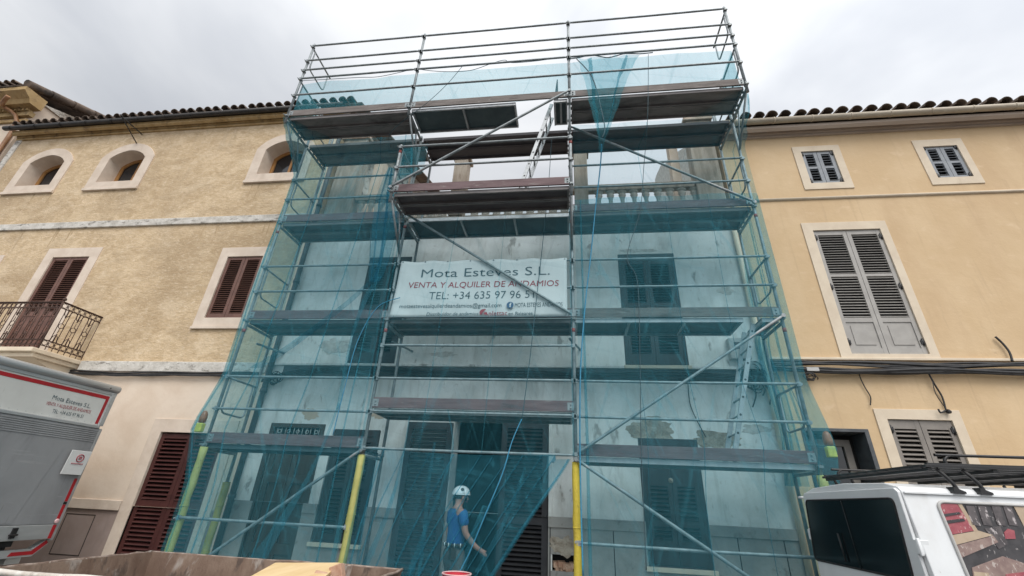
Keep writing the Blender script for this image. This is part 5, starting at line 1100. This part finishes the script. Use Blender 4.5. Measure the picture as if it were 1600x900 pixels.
RK.build('roof_rack', 'black_metal', VN, bevel=.003)

# =================================================================== SKIP with rubble and a board
sx0, sx1, sy0, sy1, sz = 1.77, 4.06, -3.47, -2.22, 1.10
SKp = thing('skip', 'rusty steel rubble skip with chipped blue paint at the bottom left of the scaffold', 'skip', (2.9, -2.85, 0))
tb = .12
def ringp(off, z, k): return [(sx0+off+k, sy0+off+k, z), (sx1-off-k, sy0+off+k, z), (sx1-off-k, sy1-off-k, z), (sx0+off+k, sy1-off-k, z)]
mb = MB(); o_t = ringp(0, sz, 0); o_b = ringp(0, .05, .22); i_t = ringp(.02, sz, 0); i_b = ringp(.02, .10, .22); vs = o_b+o_t+i_t+i_b
fs = [(0, 3, 2, 1)]
for a in (0, 4, 8):
    for k in range(4): fs.append((a+k, a+(k+1) % 4, a+4+(k+1) % 4, a+4+k))
fs.append((12, 13, 14, 15)); mb.add(vs, fs); mb.build('tub', 'rust', SKp)
mb = MB()
for p, q in zip(ringp(0, sz, 0), ringp(0, sz, 0)[1:]+ringp(0, sz, 0)[:1]):
    n_ = 16; pts = [Vector(p).lerp(Vector(q), i/n_)+Vector((random.uniform(-.004, .004), random.uniform(-.004, .004), random.uniform(-.006, .004))) for i in range(n_+1)]
    mb.path(pts, .011 if p[1] > -3 or q[1] > -3 else .020, 6, 1 if p[1] > -3 or q[1] > -3 else 0)
mb.build('rim', ['worn_lip', 'worn_rim'], SKp)
for x in (sx0+.25, sx1-.35): mb = MB(); mb.box(x, x+.10, sy0-.03, sy0+.1, .3, 1.05); mb.build('side_post', 'skip_blue', SKp)
# heap of rubble
rows = []
for j in range(31):
    row = []
    for i in range(49):
        u = i/48; v = j/30; x = sx0+.22+(sx1-sx0-.44)*u; y = sy0+.2+(sy1-sy0-.36)*v
        h = .74+.37*math.exp(-((x-3.68)/.16)**2-((y+2.62)/.4)**2)+.04*math.exp(-((x-3.85)/.1)**2-((y+2.5)/.2)**2)+.05*fnoise(x*4, y*4, 2)+.03*fnoise(x*11, y*11, 5)+.02*fnoise(x*30, y*30, 8)
        row.append((x, y, h))
    rows.append(row)
mb = MB(); mb.grid(rows, smooth=False); tag(mb.build('rubble_heap', 'rubble'), 'reddish brown rubble heaped inside the rusty skip', 'rubble', kind='stuff')
rnd = random.Random(11)
for k in range(16):
    x = 3.70+rnd.uniform(-.12, .2); y = -2.72+rnd.uniform(-.3, .35); zz = .735+.37*math.exp(-((x-3.68)/.16)**2-((y+2.62)/.4)**2)+.01
    mb = MB(); s = rnd.uniform(.03, .06); a, b, c = [Vector((rnd.uniform(-1, 1), rnd.uniform(-1, 1), rnd.uniform(-1, 1))).normalized() for _ in range(3)]
    a = a*s*1.3; b = (b-a.normalized()*b.dot(a.normalized())).normalized()*s*.8; c = a.cross(b).normalized()*s*.55
    mb.obox(Vector((x, y, zz)), a, b, c); tag(mb.build('brick_fragment', 'brick', bevel=.006), 'broken brick fragment lying on the rubble beside the wooden board', 'brick fragment', 'brick fragments on the rubble heap')
a = P(430, 878, sy1+.05); a = PZ(430, 879, 1.135); b = PZ(531, 879, 1.135); c = PZ(372, 903, 1.135); d = PZ(508, 903, 1.135)
mb = MB(); ex = (b-a); ey = ((PZ(396, 899, 1.115)+PZ(508, 899, 1.115))-(a+b))*.5; ey *= .95/ey.length; top = [a, b, b+ey, a+ey]; mb.add([tuple(p) for p in top]+[tuple(p-Vector((0, 0, .022))) for p in top], [(0, 1, 2, 3), (7, 6, 5, 4), (0, 4, 5, 1), (1, 5, 6, 2), (2, 6, 7, 3), (3, 7, 4, 0)])
tag(mb.build('wooden_board', 'plywood', bevel=.002), 'pale wooden board laid across the rusty skip', 'board')

# =================================================================== red tub on a stack of blocks
c = PZ(713, 904, .95)+Vector((0, 0, 0)); stack = thing('block_stack', 'stack of concrete blocks under the red tub in front of the main door', 'blocks', (c.x, c.y, 0))
for k in range(3): mb = MB(); mb.box(c.x-.2, c.x+.2, c.y-.15, c.y+.15, .002+k*.215, .213+k*.215); mb.build('block', 'concrete', stack, bevel=.006)
tub = thing('tub', 'red plastic builders tub with pale rim in front of the worker', 'tub', (c.x, c.y, .645))
rim_r = .145; mb = MB(); mb.lathe([(.10, .648), (.135, .985), (.14, .985), (.13, .955), (.095, .665), (.001, .665)], c*1.0-Vector((0, 0, c.z)), 24); mb.build('bucket', 'red_plastic', tub)
mb = MB(); mb.path([(c.x+.139*math.cos(t), c.y+.139*math.sin(t), .99) for t in [2*math.pi*k/28 for k in range(28)]], .007, 6, closed=True); mb.build('rim', 'rim_pale', tub)

# =================================================================== PERSON
def skin_mesh(name, nodes, edges, mt, parent, sub=2, root=0):
    me = bpy.data.meshes.new(name); me.from_pydata([n[:3] for n in nodes], edges, []); o = bpy.data.objects.new(name, me); col.objects.link(o)
    s = o.modifiers.new('skin', 'SKIN'); s.use_smooth_shade = True
    for i, n in enumerate(nodes):
        v = me.skin_vertices[0].data[i]; v.radius = (n[3], n[4] if len(n) > 4 else n[3]); v.use_root = (i == root)
    sb = o.modifiers.new('sub', 'SUBSURF'); sb.levels = sub; sb.render_levels = sub
    dg = bpy.context.evaluated_depsgraph_get(); m2 = bpy.data.meshes.new_from_object(o.evaluated_get(dg)); bpy.data.objects.remove(o)
    m2.materials.clear(); m2.materials.append(M[mt])
    for p in m2.polygons: p.use_smooth = True
    r = bpy.data.objects.new(name, m2); col.objects.link(r)
    if parent is not None: r.parent = parent
    return r
wx, wy, wz = 3.85, .42, .125
PR = thing('person', 'worker in white helmet, blue t-shirt and tool belt walking into the main door', 'person', (wx, wy, wz))
PR.rotation_euler = (0, 0, R_(-52)); PR.scale = (.955, .955, .955)               # local -Y... the figure faces local +Y, turned left of the door
# local frame: +Y forward, +X to the right hand
J = [(0, 0, .93, .115, .09),        # 0 pelvis
     (0, .01, 1.08, .115, .09), (0, .015, 1.25, .14, .10), (0, .0, 1.40, .15, .095), (0, .0, 1.475, .06, .06), (0, .02, 1.55, .058, .06),   # 1-5 spine, neck
     (-.01, .035, 1.63, .078, .095), (-.01, .04, 1.70, .07, .085),                                # 6,7 head
     (.165, .01, 1.40, .063), (.215, .05, 1.16, .045), (.235, .20, 1.01, .037), (.235, .30, .955, .029), (.235, .33, .94, .025, .033),                           # 8-12 right arm, swung back
     (-.165, .0, 1.40, .063), (-.21, -.02, 1.14, .045), (-.20, .06, .95, .037), (-.185, .11, .85, .029), (-.182, .12, .825, .025, .033),            # 13-17 left arm forward
     (.09, .0, .84, .08), (.10, .05, .47, .06), (.10, -.02, .13, .048), (.10, -.03, .06, .045), (.105, .11, .035, .04),      # 18-22 right leg
     (-.09, .0, .84, .08), (-.10, .10, .48, .06), (-.10, .16, .13, .048), (-.10, .16, .06, .045), (-.105, .30, .035, .04)]    # 23-27 left leg
E_ = [(0, 1), (1, 2), (2, 3), (3, 4), (4, 5), (5, 6), (6, 7), (3, 8), (8, 9), (9, 10), (10, 11), (11, 12), (3, 13), (13, 14), (14, 15), (15, 16), (16, 17), (0, 18), (18, 19), (19, 20), (20, 21), (21, 22), (0, 23), (23, 24), (24, 25), (25, 26), (26, 27)]
# fingers and thumbs are chains rooted in the palms
def fingers(base, d, side):
    b = len(J); base_i = base; p = Vector(J[base][:3])
    for k, (o_, L_) in enumerate(((-.022, .055), (-.008, .066), (.007, .062), (.021, .05))):
        q0 = p+Vector((0, o_, 0))+d*.03; q1 = q0+d*L_*.55; q2 = q1+(d+Vector((-side*.55, 0, 0))).normalized()*L_*.5
        i = len(J); J.extend([(*q0, .0095), (*q1, .0088), (*q2, .0075)]); E_.extend([(base_i, i), (i, i+1), (i+1, i+2)])
    t0 = p+Vector((-side*.012, .032, .012)); t1 = t0+(d*.6+Vector((-side*.2, .6, 0))).normalized()*.045; i = len(J); J.extend([(*t0, .011), (*t1, .009)]); E_.extend([(base_i, i), (i, i+1)])
fingers(12, Vector((.05, .75, -.65)).normalized(), 1); fingers(17, Vector((.02, .15, -1)).normalized(), -1)
skin_mesh('body', J, E_, 'skin', PR)
T = [(0, 0, .93, .165, .14), (0, .01, 1.08, .155, .128), (0, .015, 1.25, .168, .124), (0, .0, 1.40, .158, .108), (0, 0, 1.462, .075, .072), (.168, .01, 1.40, .08), (.205, .04, 1.235, .07), (-.168, 0, 1.40, .08), (-.20, -.01, 1.235, .07)]
skin_mesh('t_shirt', T, [(0, 1), (1, 2), (2, 3), (3, 4), (3, 5), (5, 6), (3, 7), (7, 8)], 'shirt', PR)
L_ = [(0, 0, .95, .175, .145), (.092, .0, .82, .125), (.10, .05, .47, .09), (.10, -.02, .10, .078), (-.092, .0, .82, .125), (-.10, .10, .48, .09), (-.10, .16, .10, .078), (0, 0, 1.03, .165, .135)]
skin_mesh('trousers', L_, [(0, 1), (1, 2), (2, 3), (0, 4), (4, 5), (5, 6), (0, 7)], 'trousers', PR)
for s, y in ((.10, -.02), (-.10, .16)): skin_mesh('boot', [(s, y, .09, .055), (s, y-.02, .045, .055), (s, y+.08, .045, .052), (s, y+.16, .04, .04)], [(0, 1), (1, 2), (2, 3)], 'leather', PR)
def pmesh(mb, name, mt, bevel=0):
    o = mb.build(name, mt, None, bevel=bevel); o.parent = PR; return o
mb = MB(); mb.path([(.163*math.cos(t), .005+.132*math.sin(t), 1.005) for t in [2*math.pi*k/20 for k in range(20)]], .022, 6, closed=True); tb_ = pmesh(mb, 'tool_belt', 'leather')
mb = MB()
for k in range(13): t = math.pi*(.98+k*.085); mb.tube((.188*math.cos(t), .005+.157*math.sin(t), .985), (.188*math.cos(t), .005+.157*math.sin(t), 1.035), .008, 5, k % 2)
mb.box(.12, .19, -.13, -.05, .84, .98, 1); mb.build('tools', ['white_tape', 'leather'], None).parent = tb_
hd = Vector((-.01, .042, 1.655)); mb = MB(); n1, n2 = 22, 8; rows = []
for i in range(n2+1):
    a = math.pi/2*(1-i/n2)*1.0-.06; rows.append([tuple(hd+Vector((.112*math.cos(a)*math.cos(t), .138*math.cos(a)*math.sin(t)+(.012 if math.sin(t) > .6 and i == 0 else 0), .118*math.sin(a)+.004*math.cos(6*t)*math.cos(a)))) for t in [2*math.pi*k/n1 for k in range(n1+1)]])
mb.grid(list(reversed(rows))); hm_ = pmesh(mb, 'helmet', 'helmet'); q = hm_.modifiers.new('s', 'SOLIDIFY'); q.thickness = .006
for s in (-1, 1): mb = MB(); mb.lathe([(.026, 0), (.018, .004), (.001, .006)], hd+Vector((s*.094, -.03, .062)), 10, axis=(s*.85, -.25, .5)); mb.build('vent', 'black_metal', None).parent = hm_
mb = MB(); mb.path([(hd.x+.113*math.cos(t), hd.y+.139*math.sin(t), hd.z-.006) for t in [2*math.pi*k/24 for k in range(24)]], .006, 5, closed=True); mb.build('helmet_rim', 'helmet', None).parent = hm_
# face, ears and hair
mb = MB(); rows = []
for i in range(7):
    a = -.55+i*.20; rows.append([tuple(hd+Vector((.088*math.cos(a)*math.cos(t), .106*math.cos(a)*math.sin(t)-.004, .10*math.sin(a)-.012))) for t in [math.pi*(1.08+.84*k/12) for k in range(13)]])
mb.grid(rows); pmesh(mb, 'hair', 'hair')
mb = MB()
for s in (-1, 1): mb.lathe([(.012, 0), (.010, .006), (.001, .007)], hd+Vector((s*.03, .094, -.035)), 8, axis=(0, 1, 0))
pmesh(mb, 'eyes', 'white_tape')
mb = MB(); mb.path([hd+Vector((0, .095, -.03)), hd+Vector((0, .118, -.065)), hd+Vector((0, .10, -.075))], [.008, .014, .008], 8)
for s in (-1, 1): mb.path([hd+Vector((s*.085, 0, -.03)), hd+Vector((s*.098, -.012, -.04)), hd+Vector((s*.086, -.008, -.075))], [.010, .016, .008], 8)
pmesh(mb, 'nose_and_ears', 'skin')
mb = MB(); mb.path([hd+Vector((-.025, .094, -.1)), hd+Vector((0, .1, -.098)), hd+Vector((.025, .094, -.1))], .006, 6); pmesh(mb, 'mouth', 'red_plastic')
